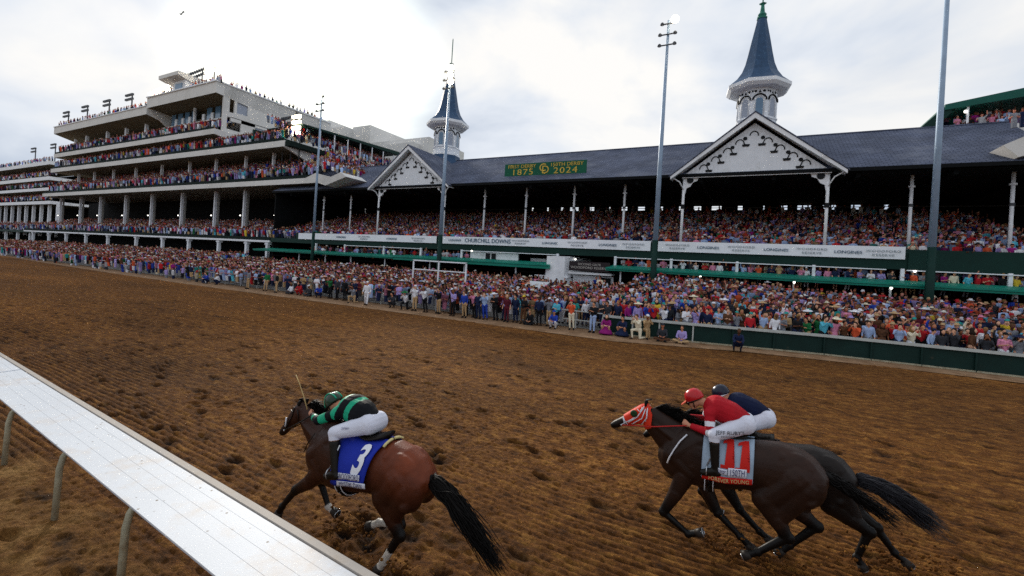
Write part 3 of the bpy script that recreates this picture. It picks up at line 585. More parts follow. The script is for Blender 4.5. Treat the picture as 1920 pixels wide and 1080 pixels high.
# columns
def xs_at(px, Y): return px*Y/41
for px in (-60.5, -68.8, -76.7, -86.8, -97.2, -107.3, -118.2, -127.7, -138.2):
    X = px*42.5/41; mb = MB(); mb.box(X-0.22, X+0.08, 42.3, 42.7, 5.0, 13.3); mb.box(X+0.12, X+0.32, 42.75, 43.0, 5.0, 13.3, mi=1); cpart(mb, 'column', [M['column'], M['concrete2']])
    mb = MB(); mb.ball((X-0.55, 42.2, 9.0), 0.10, 8, 6); cpart(mb, 'lamp', M['lampglow'])
for X in (-134, -126, -117, -107.5, -97.5, -88, -79.8, -71.5, -64.5):
    mb = MB(); mb.box(X-0.14, X+0.14, 42.2, 42.6, 13.7, 18.7); cpart(mb, 'column', M['column'])
for X in (-131, -121, -112.6, -104.5): 
    mb = MB(); mb.box(X-0.25, X+0.25, 42.2, 42.7, 22.6, 27.2); cpart(mb, 'column', M['column'])
mb = MB(); mb.box(-138.4, -137.9, 42.6, 43.0, 22.6, 26.8); cpart(mb, 'column', M['column'])
for X in (-151, -141.5, -132, -122, -112, -100.5, -91, -82.5, -73.8, -66.5, -61.5):
    mb = MB(); mb.box(X-0.22, X+0.22, 40.1, 40.5, 1.0, 4.9); mb.box(X-0.4, X+0.4, 40.05, 40.6, 4.5, 4.84); cpart(mb, 'lower_column', M['column'])
mb = MB(); mb.box(-156, -60.7, 46, 46.3, 0, 5); cpart(mb, 'lower_wall', M['darkwall'])
# rooftop cabin
mb = MB(); mb.box(-90.4, -86.6, 40.2, 44, 28.9, 32.0); cpart(mb, 'roof_cabin', M['white'])
mb = MB(); mb.prism([(-92.6, 38.9, 32.3), (-92.6, 38.9, 32.9), (-92.6, 44.5, 32.9), (-92.6, 44.5, 32.0), (-92.6, 41, 31.8)], (6.4, 0, 0)); cpart(mb, 'cabin_roof', M['concrete'], fixn=True)
mb = MB(); mb.box(-89.6, -87.4, 40.1, 40.2, 29.4, 31.5); cpart(mb, 'cabin_door', M['glass'])
# pale blocks beyond
bb = empty('rear_block', (-85, 70, 0), 'pale stepped concrete block behind the clubhouse end terrace', 'building')
mb = MB(); mb.box(-97, -92, 66, 80, 0, 36); mb.box(-92, -82, 66, 80, 0, 32.8); mb.box(-82, -77, 66, 80, 0, 31); mb.build('wall', M['concrete'], bb)
mb = MB(); mb.box(-77, -71.8, 68, 80, 0, 31.4); mb.box(-71.8, -56, 68, 80, 0, 27.6); mb.box(-66, -58, 66, 68, 0, 26.2); mb.build('wall', M['concrete'], bb)

# ================================================================ far left stand
fl = empty('far_stand', (-185, 46, 0), 'lower far stand with white balcony bands at the left edge', 'grandstand')
for zb, th in ((23.0, 0.95), (18.9, 0.95), (16.1, 0.8), (12.5, 0.85)):
    x1 = -164 if zb > 13 else -162
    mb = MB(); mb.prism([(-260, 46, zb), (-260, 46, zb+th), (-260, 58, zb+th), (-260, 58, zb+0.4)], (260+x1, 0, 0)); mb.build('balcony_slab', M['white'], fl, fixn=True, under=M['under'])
mb = MB(); mb.box(-260, -164, 57, 57.3, 0, 23); mb.build('back_wall', M['darkwall'], fl)
for X in np.arange(-206, -158, 5.6):
    mb = MB(); mb.box(X-0.3, X+0.3, 47, 47.6, 4, 12.6); mb.build('column', M['column'], fl)
mb = MB(); mb.box(-260, -156, 42.5, 42.7, 4.7, 5.2); mb.box(-260, -156, 42.7, 57, 4.7, 4.8); mb.build('balcony_slab', M['green'], fl)
for X in np.arange(-200, -157, 9):
    mb = MB(); mb.box(X-0.25, X+0.25, 43, 43.5, 1.0, 4.7); mb.build('lower_column', M['column'], fl)

# ================================================================ right stand
rs = empty('right_stand', (16, 49, 0), 'stand with dark green metal roof rising behind the right end of the slate roof', 'grandstand')
mb = MB(); mb.prism([(13.5, 48.9, 18.6), (13.5, 48.9, 19.05), (44, 48.9, 24.2), (44, 48.9, 22.2)], (0, 9, 0))
mb.build('roof', M['greenroof'], rs, fixn=True)
mb = MB(); mb.prism([(13.6, 49, 19.0), (14.0, 49, 18.4), (12.6, 49, 16.9), (11.7, 49, 16.9)], (0, 9, 0)); mb.build('raking_wall', M['green'], rs, fixn=True)
mb = MB(); mb.box(11.8, 44, 48.6, 49, 15, 17.0); mb.build('parapet', M['concrete'], rs)
mb = MB(); mb.box(15, 44, 56, 56.3, 15, 19.0); mb.build('back_wall', M['darkwall'], rs)
for X in (15.0, 19.5):
    mb = MB(); mb.box(X-0.07, X+0.07, 49.2, 49.34, 17, 19); mb.build('column', M['column'], rs)
mb = MB(); mb.prism([(13.3*1.04, 39.6, 13.15), (14.0*1.04, 39.6, 12.35), (18.5, 39.6, 13.6), (18.5, 39.6, 15.6)], (0, 9, 0)); mb.build('balcony_wedge', M['concrete'], rs, fixn=True)
mb = MB(); mb.ball((14.8, 49.0, 18.35), 0.12, 8, 6); mb.build('lamp', M['lampglow'], rs)
mb = MB(); mb.box(17.05, 40, 40.0, 58, 11.8, 12.1); mb.build('lower_roof', M['dark'], rs)

# ================================================================ floodlight poles
def flood(X, top, lit, label, thick=1.0, heads=3, zb=4.0, off=True):
    p = empty('floodlight_pole', (X, 37, 0.9), label, 'floodlight', 'tall floodlight poles in front of the grandstand')
    mb = MB(); mb.tube([(X, 37, 6.3), (X, 37, top*0.55), (X, 37, top)], [0.21*thick, 0.17*thick, 0.10*thick], 10); mb.build('pole', M['pole'], p)
    mb = MB(); mb.tube([(X, 37, 0.6), (X, 37, 6.32)], [0.25*thick, 0.23*thick], 10); mb.build('pole_base', M['green'], p)
    for i in range(heads):
        z = top-0.3-i*0.85; w = 1.15-0.25*(i == 0)
        mb = MB(); mb.beam((X-w/2, 36.9, z), (X+w/2, 36.9, z), 0.08, 0.08)
        for k in (-1, 1): mb.lathe([(0.06, 0.12), (0.15, 0.02), (0.17, -0.07)], (X+k*w/2, 36.8, z), 8)
        mb.build('crossarm', M['lampbody'], p)
        for k in ((-1, 1)): mb = MB(); mb.lathe([(0.14, -0.08), (0.15, -0.07)], (X+k*w/2, 36.8, z-0.02), 8); mb.build('lamp', M['lampoff'], p)
    if lit:
        for dx, dz in lit: mb = MB(); mb.ball((X+dx, 36.6, top+dz), 0.30, 10, 7); mb.build('lit_lamp', M['lamplit'], p)
flood(10.0, 26.5, None, 'bare thick steel floodlight pole at the right, its top out of view', thick=1.0)
flood(-6.8, 24.0, [(0.55, -0.2)], 'slim floodlight pole with three crossarms left of the right gable')
flood(-28.2, 23.4, [(0.35, -0.1), (0.3, -0.8), (0.38, -1.5)], 'floodlight pole with glowing lamps in front of the left spire')
flood(-47.6, 23.2, [(0.0, -0.2)], 'faint leftmost floodlight pole in front of the clubhouse corner', thick=.8)

def roof_lamp(X, Y, z0, z1, label, lit=False, n=2, w=1.8, grp='small floodlights on the stand roofs'):
    p = empty('roof_floodlight', (X, Y, z0), label, 'floodlight', grp)
    mb = MB(); mb.tube([(X, Y, z0), (X, Y, z1)], 0.13, 6); mb.build('pole', M['lampbody'], p)
    mb = MB()
    for i in range(n):
        z = z1-i*0.9; mb.beam((X-w, Y-0.1, z), (X+w*0.5, Y-0.1, z), 0.1, 0.1)
        for q in np.linspace(-w, w*0.5, 5): mb.box(X+q-0.22, X+q+0.22, Y-0.5, Y-0.15, z-0.12, z+0.28)
    mb.build('lamp_bank', M['lampbody'], p)
for (X, a, b, t) in ((-147, 29.0, 34.0, 'leftmost small roof floodlight above the clubhouse roof'), (-136.5, 29, 34.2, 'second small roof floodlight from the left above the clubhouse roof'), (-125.5, 29, 34.2, 'third small roof floodlight above the clubhouse roof'), (-115.2, 29, 34.2, 'darkest small roof floodlight right of the others on the clubhouse roof')):
    roof_lamp(X, 44, a, b, t)
roof_lamp(-182, 48, 24, 28.8, 'left small floodlight above the far left stand'); roof_lamp(-167.8, 48, 24, 28.9, 'right small floodlight above the far left stand')
def lamp_array(xa, xb, Y, za, zb, rows, label, nlit, post, pole=None):
    p = empty('lamp_array', ((xa+xb)/2, Y, post), label, 'floodlight', 'long floodlight banks on the clubhouse')
    mb = MB(); ml = MB(); n = 12
    for r in range(rows):
        mb.beam((xa, Y, za-r*0.8), (xb, Y, zb-r*0.8), 0.07, 0.07)
        for i in range(n):
            t = i/(n-1); X = xa+(xb-xa)*t; z = za+(zb-za)*t-r*0.8
            w_ = min(.16, abs(xb-xa)/n*.3); (ml if (t >= nlit) else mb).box(X-w_, X+w_, Y-0.35, Y-0.06, z-0.24, z+0.14)
    for X in (xa+0.1, (xa+xb)/2, xb-0.1): mb.tube([(X, Y+0.1, post), (X, Y+0.1, max(za, zb))], 0.09, 6)
    mb.build('lamp_bank', M['lampbody'], p)
    for q in range(0, len(ml.v), 8): m1 = MB(); m1.add(ml.v[q:q+8], ml.f[:6]); m1.build('lit_lamp', M['lamplit'], p)
lamp_array(-102.5, -95.6, 42, 32.2, 32.9, 3, 'long lit lamp bank at the left of the rooftop cabin', 0.0, 30.0)
lamp_array(-89.0, -81.4, 42, 33.8, 34.3, 2, 'long lamp bank right of the rooftop cabin with its right end lit', 0.72, 30.3)
lamp_array(-62.2, -58.2, 42, 23.3, 23.3, 4, 'lit lamp bank on a pole at the clubhouse balcony corner', 0.62, 17.0)

# ================================================================ trackside rail and fence
rl = empty('inner_rail', (-8, 2.6, 0), 'wide white running rail cover on bent posts in the near left corner', 'rail')
def oy(x): return 3.36-0.0577*(x+14.09)+max(0, -14-x)**1.5*0.01
def iy(x): return 2.44-0.0616*(x+10.11)+max(0, -10-x)**1.5*0.012
XR = list(np.arange(5.0, -34, -0.6))
def railsheet(f0, f1, z0, z1, th):
    mb = MB(); vs = []
    for x in XR: vs += [(x, f0(x), z0), (x, f1(x), z1), (x, f1(x), z1-th), (x, f0(x), z0-th)]
    n = len(XR)
    fs = [(i*4+a, i*4+4+a, i*4+4+(a+1) % 4, i*4+(a+1) % 4) for i in range(n-1) for a in range(4)]+[(0, 1, 2, 3), (n*4-1, n*4-2, n*4-3, n*4-4)]
    mb.add(vs, fs); return mb
def railmat():
    m = mat('white_rail_cover', srgb('#d2d6db'), 0.55, 0.05, 0.9, 0.05, 60); t = m.node_tree; n = t.nodes; l = t.links; b = n['Principled BSDF']
    prev = b.inputs['Base Color'].links[0].from_socket
    tcn = n.new('ShaderNodeTexCoord'); vz = n.new('ShaderNodeTexVoronoi'); vz.inputs['Scale'].default_value = 9; l.new(tcn.outputs['Object'], vz.inputs[0])
    r = n.new('ShaderNodeMapRange'); r.inputs[1].default_value = 0.08; r.inputs[2].default_value = 0.13; r.inputs[3].default_value = 1; r.inputs[4].default_value = 0; l.new(vz.outputs['Distance'], r.inputs[0])
    nz = n.new('ShaderNodeTexNoise'); nz.inputs['Scale'].default_value = 1.1; nz.inputs['Detail'].default_value = 3; l.new(tcn.outputs['Object'], nz.inputs[0])
    r2 = n.new('ShaderNodeMapRange'); r2.inputs[1].default_value = 0.44; r2.inputs[2].default_value = 0.52; l.new(nz.outputs[0], r2.inputs[0])
    mu = n.new('ShaderNodeMath'); mu.operation = 'MULTIPLY'; l.new(r.outputs[0], mu.inputs[0]); l.new(r2.outputs[0], mu.inputs[1])
    mm = n.new('ShaderNodeMix'); mm.data_type = 'RGBA'; l.new(mu.outputs[0], mm.inputs[0]); l.new(prev, mm.inputs[6]); mm.inputs[7].default_value = srgb('#5a4632')
    nb = n.new('ShaderNodeTexNoise'); nb.inputs['Scale'].default_value = 1.7; nb.inputs['Detail'].default_value = 9; nb.inputs['Roughness'].default_value = 0.75; l.new(tcn.outputs['Object'], nb.inputs[0])
    r3 = n.new('ShaderNodeMapRange'); r3.inputs[1].default_value = 0.50; r3.inputs[2].default_value = 0.78; r3.inputs[3].default_value = 0; r3.inputs[4].default_value = 0.6; l.new(nb.outputs[0], r3.inputs[0])
    m2 = n.new('ShaderNodeMix'); m2.data_type = 'RGBA'; l.new(r3.outputs[0], m2.inputs[0]); l.new(mm.outputs[2], m2.inputs[6]); m2.inputs[7].default_value = srgb('#c2a684'); l.new(m2.outputs[2], b.inputs['Base Color'])
    return m
M['rail'] = railmat(); M['raillip'] = mat('beige_rail_lip', srgb('#b5aca2'), 0.7, 0.1, 3, dirt=(srgb('#9a8468'), 3, 0.5, 0.9)); M['seam'] = mat('rail_seam', srgb('#bcc2cc'), 0.6, 0.1, 5)
def lerpf(t): return lambda x: iy(x)+(oy(x)-iy(x))*t
# cover as five long planks separated by narrow grooves, joined under a thin tray
edges = [0.0, 0.30, 0.52, 0.72, 0.885]
mb = MB()
for a, b in zip(edges[:-1], edges[1:]):
    s = railsheet(lerpf(a+0.0018), lerpf(b-0.0018), 0.985, 0.985, 0.012); mb.add(s.v, s.f)
mb.build('rail_cover', M['rail'], rl, fixn=True)
railsheet(lerpf(0.01), lerpf(0.985), 0.969, 0.969, 0.012).build('rail_tray', M['seam'], rl, fixn=True)
railsheet(lerpf(0.905), lerpf(1.0), 0.995, 1.0, 0.06).build('rail_lip', M['raillip'], rl, fixn=True)
mb = MB()
for x in (-12.0, -21.5, -31): mb.prism([(x-0.015, iy(x), 0.987), (x+0.015, iy(x), 0.987), (x-0.06, oy(x)-0.08, 0.987), (x-0.09, oy(x)-0.08, 0.987)], (0, 0, 0.004))
mb.build('joint', M['seam'], rl, fixn=True)
for x in (-22.2, -19.8, -17.3, -14.9, -12.4, -9.95, -7.5, -5.42, -2.9, -0.5, 2.0):
    yb = iy(x)+0.06; mb = MB()
    mb.tube([(x, yb, -0.05), (x, yb+.02, 0.62), (x, yb+0.05, 0.76), (x, yb+0.12, 0.87), (x, yb+0.22, 0.905), (x, yb+0.45, 0.92), (x, oy(x)-0.06, 0.92)], 0.036, 12)
    mb.build('post', M['postbeige'], rl)
# outer fence, green panels to the right
fc = empty('panel_fence', (3, 27, 0), 'long fence of dark green panels with grey top rail holding back the right crowd', 'fence')
FX = [-7.3, -5.6, -4.2, -2.5, -0.6, 1.3, 3.5, 5.4, 7.3, 9.2, 11.2, 13.5, 16, 19, 22]
for i in range(len(FX)-1):
    a, b = FX[i], FX[i+1]; ya, yb = fence_y(a), fence_y(b); mb = MB()
    za, zb = 0.10, 0.10
    mb.add([(a, ya, 0.06), (b, yb, 0.06), (b, yb, 0.95), (a, ya, 0.95), (a, ya+0.05, 0.06), (b, yb+0.05, 0.06), (b, yb+0.05, 0.95), (a, ya+0.05, 0.95)], [(0, 1, 2, 3), (5, 4, 7, 6), (3, 2, 6, 7), (0, 4, 5, 1)]); mb.build('panel', M['fencegreen'], fc)
for a in FX:
    mb = MB(); mb.box(a-0.035, a+0.035, fence_y(a)-0.09, fence_y(a)-0.01, 0.0, 0.95); mb.build('post', M['fencegreen'] if a > -2 else M['railwhite'], fc)
mb = MB(); pts = [(a, fence_y(a)-0.05, 1.0) for a in FX]
for i in range(len(pts)-1): mb.beam(pts[i], pts[i+1], 0.16, 0.13)
mb.build('top_rail', M['railwhite'], fc)
mb = MB()
for i in range(len(FX)-1): mb.beam((FX[i], fence_y(FX[i])-0.06, 0.07), (FX[i+1], fence_y(FX[i+1])-0.06, 0.07), 0.06, 0.07)
mb.build('bottom_rail', M['postbeige'], fc)
fr = empty('pipe_rail', (-40, 25.6, 0), 'pale pipe rail along the path in front of the left crowd', 'fence')
mb = MB(); XS = [-7.4, -12, -20, -30, -45, -60, -80, -105, -140]
for z in (1.08, 0.55):
    mb.tube([(x, fence_y(x)+0.2, z) for x in XS], 0.04, 6)
mb.build('rail_pipe', M['railwhite'], fr)
for x in np.concatenate([np.arange(-9, -60, -2.6), np.arange(-62, -140, -5)]):
    mb = MB(); mb.box(x-0.03, x+0.03, fence_y(x)+0.17, fence_y(x)+0.23, 0.03, 1.07); mb.build('post', M['railwhite'], fr)
# a bird high in the sky

bd = MB(); bx, by, bz = -66.6, 30, 33.5
bd.ball((bx, by, bz), (0.24, 0.09, 0.08), 8, 6)
for s in (-1, 1): bd.prism([(bx-0.1, by, bz+0.02), (bx+0.12, by, bz+0.02), (bx+s*0.35+0.1, by, bz+0.22+0.1*s), (bx+s*0.75, by, bz+0.30*(1 if s < 0 else 0.3))], (0, 0.04, 0.02))
tag(bd.build('bird', M['black'], origin=(bx, by, bz), fixn=True), 'dark bird gliding high in the pale sky at upper left', 'bird')

# ================================================================ bodies grown from blended limbs
def blob(prims, voxel, smooth=3, shrink=0.0):
    """prims: list of dict(kind='cone', a, b, ra, rb, flat=(dir, k)) or kind='ell' (c, r, rot) or kind='loft' (rings)"""
    mb = MB()
    for p in prims:
        if p['k'] == 'cone':
            a, b, ra, rb = Vector(p['a']), Vector(p['b']), p['ra'], p['rb']; d = (b-a); Ld = max(d.length, 1e-5); d.normalize()
            u = Vector((0, 1, 0)) if abs(d.y) < 0.9 else Vector((1, 0, 0)); s = d.cross(u).normalized(); u = s.cross(d)
            fl = p.get('fl', 1.0); fl2 = p.get('fl2', fl); n = p.get('n', 14); prof = []
            for q in (-90, -60, -30, 0): prof.append((a+d*(ra*math.sin(R_(q))), ra*math.cos(R_(q)), fl))
            for q in (0, 30, 60, 90): prof.append((b+d*(rb*math.sin(R_(q))), rb*math.cos(R_(q)), fl2))
            vs = []
            for c, r, f in prof:
                r = max(r, 1e-4)
                for k in range(n):
                    an = 2*math.pi*k/n; vs.append(c+s*(math.cos(an)*r)+u*(math.sin(an)*r*f))
            m = len(prof); fs = [(i*n+k, i*n+(k+1) % n, (i+1)*n+(k+1) % n, (i+1)*n+k) for i in range(m-1) for k in range(n)]+[tuple(range(n))[::-1], tuple((m-1)*n+k for k in range(n))]
            mb.add(vs, fs)
        elif p['k'] == 'ell':
            t = MB(); t.ball((0, 0, 0), p['r'], 16, 10); rot = Matrix.Rotation(p.get('ry', 0), 3, 'Y') @ Matrix.Rotation(p.get('rx', 0), 3, 'X') @ Matrix.Rotation(p.get('rz', 0), 3, 'Z')
            mb.add([Vector(p['c'])+rot @ Vector(v) for v in t.v], t.f)
        else:                                                # loft of rings: (centre, axis_up, r_up, r_side, side)
            vs = []; n = p.get('n', 24); rings = p['rings']
            for c, up, ru, rd, rs_, side, ex in rings:
                for k in range(n):
                    an = 2*math.pi*k/n; ca, sa = math.cos(an), math.sin(an)
                    cc = math.copysign(abs(ca)**ex, ca); ss = math.copysign(abs(sa)**ex, sa)
                    vs.append(Vector(c)+Vector(up)*(ss*(ru if ss > 0 else rd))+Vector(side)*(cc*rs_))
            m = len(rings); fs = [(i*n+k, i*n+(k+1) % n, (i+1)*n+(k+1) % n, (i+1)*n+k) for i in range(m-1) for k in range(n)]+[tuple(range(n))[::-1], tuple((m-1)*n+k for k in range(n))]
            mb.add(vs, fs)
    o = mb.build('tmp', [], fixn=False)
    bm = bmesh.new(); bm.from_mesh(o.data)
    # make every island face outwards
    bmesh.ops.recalc_face_normals(bm, faces=bm.faces); bm.to_mesh(o.data); bm.free()
    md = o.modifiers.new('r', 'REMESH'); md.mode = 'VOXEL'; md.voxel_size = voxel; md.adaptivity = 0
    dg = bpy.context.evaluated_depsgraph_get(); ev = o.evaluated_get(dg); me = ev.to_mesh()
    n = len(me.vertices); co = np.empty(n*3, np.float32); me.vertices.foreach_get('co', co); co = co.reshape(-1, 3).astype(float)
    fv = np.array([list(q.vertices) if len(q.vertices) == 4 else list(q.vertices)+[q.vertices[2]] for q in me.polygons], dtype=np.int64)
    ev.to_mesh_clear(); dm = o.data; D.objects.remove(o); D.meshes.remove(dm)
    e = np.concatenate([fv[:, [0, 1]], fv[:, [1, 2]], fv[:, [2, 3]], fv[:, [3, 0]]]); e = e[e[:, 0] != e[:, 1]]
    for it in range(smooth):
        acc = np.zeros_like(co); cnt = np.zeros(n); np.add.at(acc, e[:, 0], co[e[:, 1]]); np.add.at(acc, e[:, 1], co[e[:, 0]]); np.add.at(cnt, e[:, 0], 1); np.add.at(cnt, e[:, 1], 1)
        av = acc/np.maximum(cnt, 1)[:, None]; co = co+(av-co)*(0.6 if it % 2 == 0 else -0.45 if smooth > 4 else 0.3)
    return co, fv
def vnormals(co, fv):
    a = co[fv[:, 2]]-co[fv[:, 0]]; b = co[fv[:, 3]]-co[fv[:, 1]]; nn = np.cross(a, b); vn = np.zeros_like(co)
    for k in range(4): np.add.at(vn, fv[:, k], nn)
    return vn/np.maximum(np.linalg.norm(vn, axis=1), 1e-9)[:, None]
def closest(co, prims):
    """index of nearest primitive and parameter along it"""
    best = np.full(len(co), 1e9); bi = np.zeros(len(co), int); bt = np.zeros(len(co))
    for i, p in enumerate(prims):
        if p['k'] == 'cone':
            a, b = np.array(p['a'], float), np.array(p['b'], float); ab = b-a; t = np.clip(((co-a)@ab)/max(ab@ab, 1e-9), 0, 1); d = np.linalg.norm(co-(a+t[:, None]*ab), axis=1)-(p['ra']+(p['rb']-p['ra'])*t)
        elif p['k'] == 'ell': c = np.array(p['c'], float); d = (np.linalg.norm((co-c)/np.array(p['r']), axis=1)-1)*min(p['r']); t = np.zeros(len(co))
        else: continue
        d = d+p.get('bias', 0); w = d < best; best[w] = d[w]; bi[w] = i; bt[w] = t[w]
    return bi, bt
def sub_mesh(name, co, fv, mask, off, vn, m, parent, loc=(0, 0, 0), midx=None):
    """a garment: the faces in mask lifted off the body, with a turned-in hem"""
    f = fv[mask]; used, inv = np.unique(f, return_inverse=True); f2 = inv.reshape(f.shape); c2 = co[used]+vn[used]*off
    me = D.meshes.new(name); fs = [tuple(dict.fromkeys(q)) for q in f2.tolist()]
    me.from_pydata(c2.tolist(), [], fs)
    for q in (m if isinstance(m, (list, tuple)) else [m]): me.materials.append(q)
    if midx is not None: me.polygons.foreach_set('material_index', midx[mask].astype(np.int32))
    me.polygons.foreach_set('use_smooth', [True]*len(fs)); me.update()
    o = D.objects.new(name, me); COL.objects.link(o)
    if parent is not None: o.parent = parent
    o.location = loc
    return o
def full_mesh(name, co, fv, m):
    me = D.meshes.new(name); fs = [tuple(dict.fromkeys(q)) for q in fv.tolist()]; me.from_pydata(co.tolist(), [], fs); me.materials.append(m)
    me.polygons.foreach_set('use_smooth', [True]*len(fs)); me.update(); return me

M['skin'] = mat('skin', srgb('#c08a6a'), 0.6, 0.06, 8, objcol=True)
M['cloth'] = mat('woven_cloth', srgb('#888888'), 0.85, 0.12, 6, 0.15, 40, objcol=True)
M['pattern'] = mat('patterned_cloth', srgb('#888888'), 0.8, 0.55, 14, objcol=True)
M['hair'] = mat('hair', srgb('#2a1c14'), 0.6, 0.3, 30, objcol=True)
M['straw'] = mat('hat_straw', srgb('#d9c9a3'), 0.8, 0.15, 20, objcol=True)

def C(a, b, ra, rb, t, **k): return dict(k='cone', a=a, b=b, ra=ra, rb=rb, t=t, **k)
def E_(c, r, t, **k): return dict(k='ell', c=c, r=r, t=t, **k)
def person_prims(pose):
    """facing -Y, feet at z=0, about 1.75 m tall"""
    P = []
    def arm(s, el, ha):
        sh = J['sh'](s); P.extend([C(sh, el, .052, .042, 'top'), C(el, tuple(np.array(el)+(np.array(ha)-np.array(el))*.8), .040, .028, 'sleeve'), C(tuple(np.array(el)+(np.array(ha)-np.array(el))*.85), ha, .028, .03, 'skin', bias=-.004)])
        h = np.array(ha); d = h-np.array(el); d = d/np.linalg.norm(d)
        P.append(E_(tuple(h+d*.05), (.035, .035, .045), 'skin'))
        for q in (-1, 0, 1): P.append(C(tuple(h+d*.07+np.array((q*.018, 0, 0))), tuple(h+d*(.125-abs(q)*.01)+np.array((q*.022, -.01, 0))), .010, .008, 'skin', n=6))
        P.append(C(tuple(h+d*.03), tuple(h+d*.08+np.array((-s*.04, -.015, .0))), .012, .009, 'skin', n=6))
    lean = {'crouch': .18, 'kneel': .10, 'sit': .06}.get(pose, 0.02); dz = {'crouch': -.62, 'kneel': -.42, 'sit': -.80}.get(pose, 0)
    hip = np.array((0, 0, .93+dz)); up = np.array((0, -math.sin(lean*1.6), math.cos(lean*1.6)))
    def T(x, y, h): return tuple(hip+np.array((x, y, 0))+up*h)
    J = dict(sh=lambda s: T(s*.175, .0, .47))
    P += [C(T(-.06, 0, -.02), T(.06, 0, -.02), .125, .125, 'bottom'), C(T(0, 0, .0), T(0, 0, .17), .125, .12, 'top', fl=1.0), C(T(-.05, 0, .18), T(-.07, 0, .38), .115, .115, 'top'), C(T(.05, 0, .18), T(.07, 0, .38), .115, .115, 'top'), C(T(-.15, 0, .46), T(.15, 0, .46), .06, .06, 'top'),
          C(T(0, .0, .46), T(0, -.01, .60), .055, .05, 'skin'), E_(T(0, -.03, .70), (.078, .098, .118), 'skin'), E_(T(0, -.13, .67), (.014, .02, .02), 'skin'), E_(T(0, -.075, .615), (.045, .045, .03), 'skin'), E_(T(-.08, -.02, .69), (.012, .02, .03), 'skin'), E_(T(.08, -.02, .69), (.012, .02, .03), 'skin')]
    if pose in ('stand', 'phone', 'wave', 'rail', 'clap', 'walk'):
        st = .18 if pose == 'walk' else 0.0
        for s in (-1, 1):
            k = (s*.10, -.02-s*st*.5, .50); a = (s*.11, .02-s*st, .09)
            P += [C((s*.085, 0, .90), k, .088, .058, 'bottom'), C(k, a, .055, .038, 'bottom'), C(a, (s*.12, -.15-s*st, .035), .042, .035, 'boot'), C((a[0], a[1]+.02, .05), (s*.12, -.08-s*st, .035), .04, .04, 'boot')]
    elif pose == 'crouch':
        for s in (-1, 1):
            k = (s*.19, -.40, .46); a = (s*.16, -.12, .09)
            P += [C((s*.09, 0, .30), k, .09, .06, 'bottom'), C(k, a, .056, .04, 'bottom'), C(a, (s*.16, -.28, .035), .042, .035, 'boot')]
    elif pose == 'kneel':
        P += [C((-.09, 0, .50), (-.11, -.40, .50), .09, .06, 'bottom'), C((-.11, -.40, .50), (-.11, -.36, .09), .056, .04, 'bottom'), C((-.11, -.36, .08), (-.12, -.52, .035), .042, .035, 'boot'),
              C((.09, 0, .50), (.12, -.05, .07), .09, .06, 'bottom'), C((.12, -.05, .07), (.12, .36, .06), .055, .04, 'bottom'), C((.12, .36, .07), (.12, .42, .12), .04, .035, 'boot')]
    else:
        for s in (-1, 1):
            k = (s*.36, -.30, .17); a = (-s*.12, -.38, .08)
            P += [C((s*.09, 0, .12), k, .09, .06, 'bottom'), C(k, a, .056, .04, 'bottom'), C(a, (-s*.22, -.42, .06), .042, .035, 'boot')]
    def off(x, y, z): return tuple(np.array(T(0, 0, .47))+np.array((x, y, z)))
    if pose in ('stand', 'walk'): arm(-1, off(-.24, .02, -.27), off(-.25, -.10, -.48)); arm(1, off(.24, .02, -.27), off(.25, -.08, -.48))
    elif pose in ('phone',): arm(-1, off(-.22, -.20, -.12), off(-.07, -.30, .14)); arm(1, off(.22, -.20, -.12), off(.07, -.30, .14))
    elif pose == 'wave': arm(-1, off(-.26, -.05, .20), off(-.22, -.12, .44)); arm(1, off(.23, -.05, -.26), off(.12, -.26, -.22))
    elif pose in ('rail', 'clap'): arm(-1, off(-.23, -.06, -.26), off(-.08, -.27, -.18)); arm(1, off(.23, -.06, -.26), off(.09, -.27, -.20))
    elif pose == 'crouch': arm(-1, off(-.24, -.16, -.22), off(-.06, -.36, -.24)); arm(1, off(.24, -.16, -.22), off(.08, -.36, -.26))
    elif pose == 'kneel': arm(-1, off(-.22, -.20, -.14), off(-.06, -.30, .10)); arm(1, off(.22, -.20, -.14), off(.06, -.30, .10))
    else: arm(-1, off(-.24, -.12, -.26), off(-.08, -.34, -.30)); arm(1, off(.24, -.12, -.26), off(.10, -.34, -.32))
    return P, T(0, -.03, .70), hip
KIT = {}
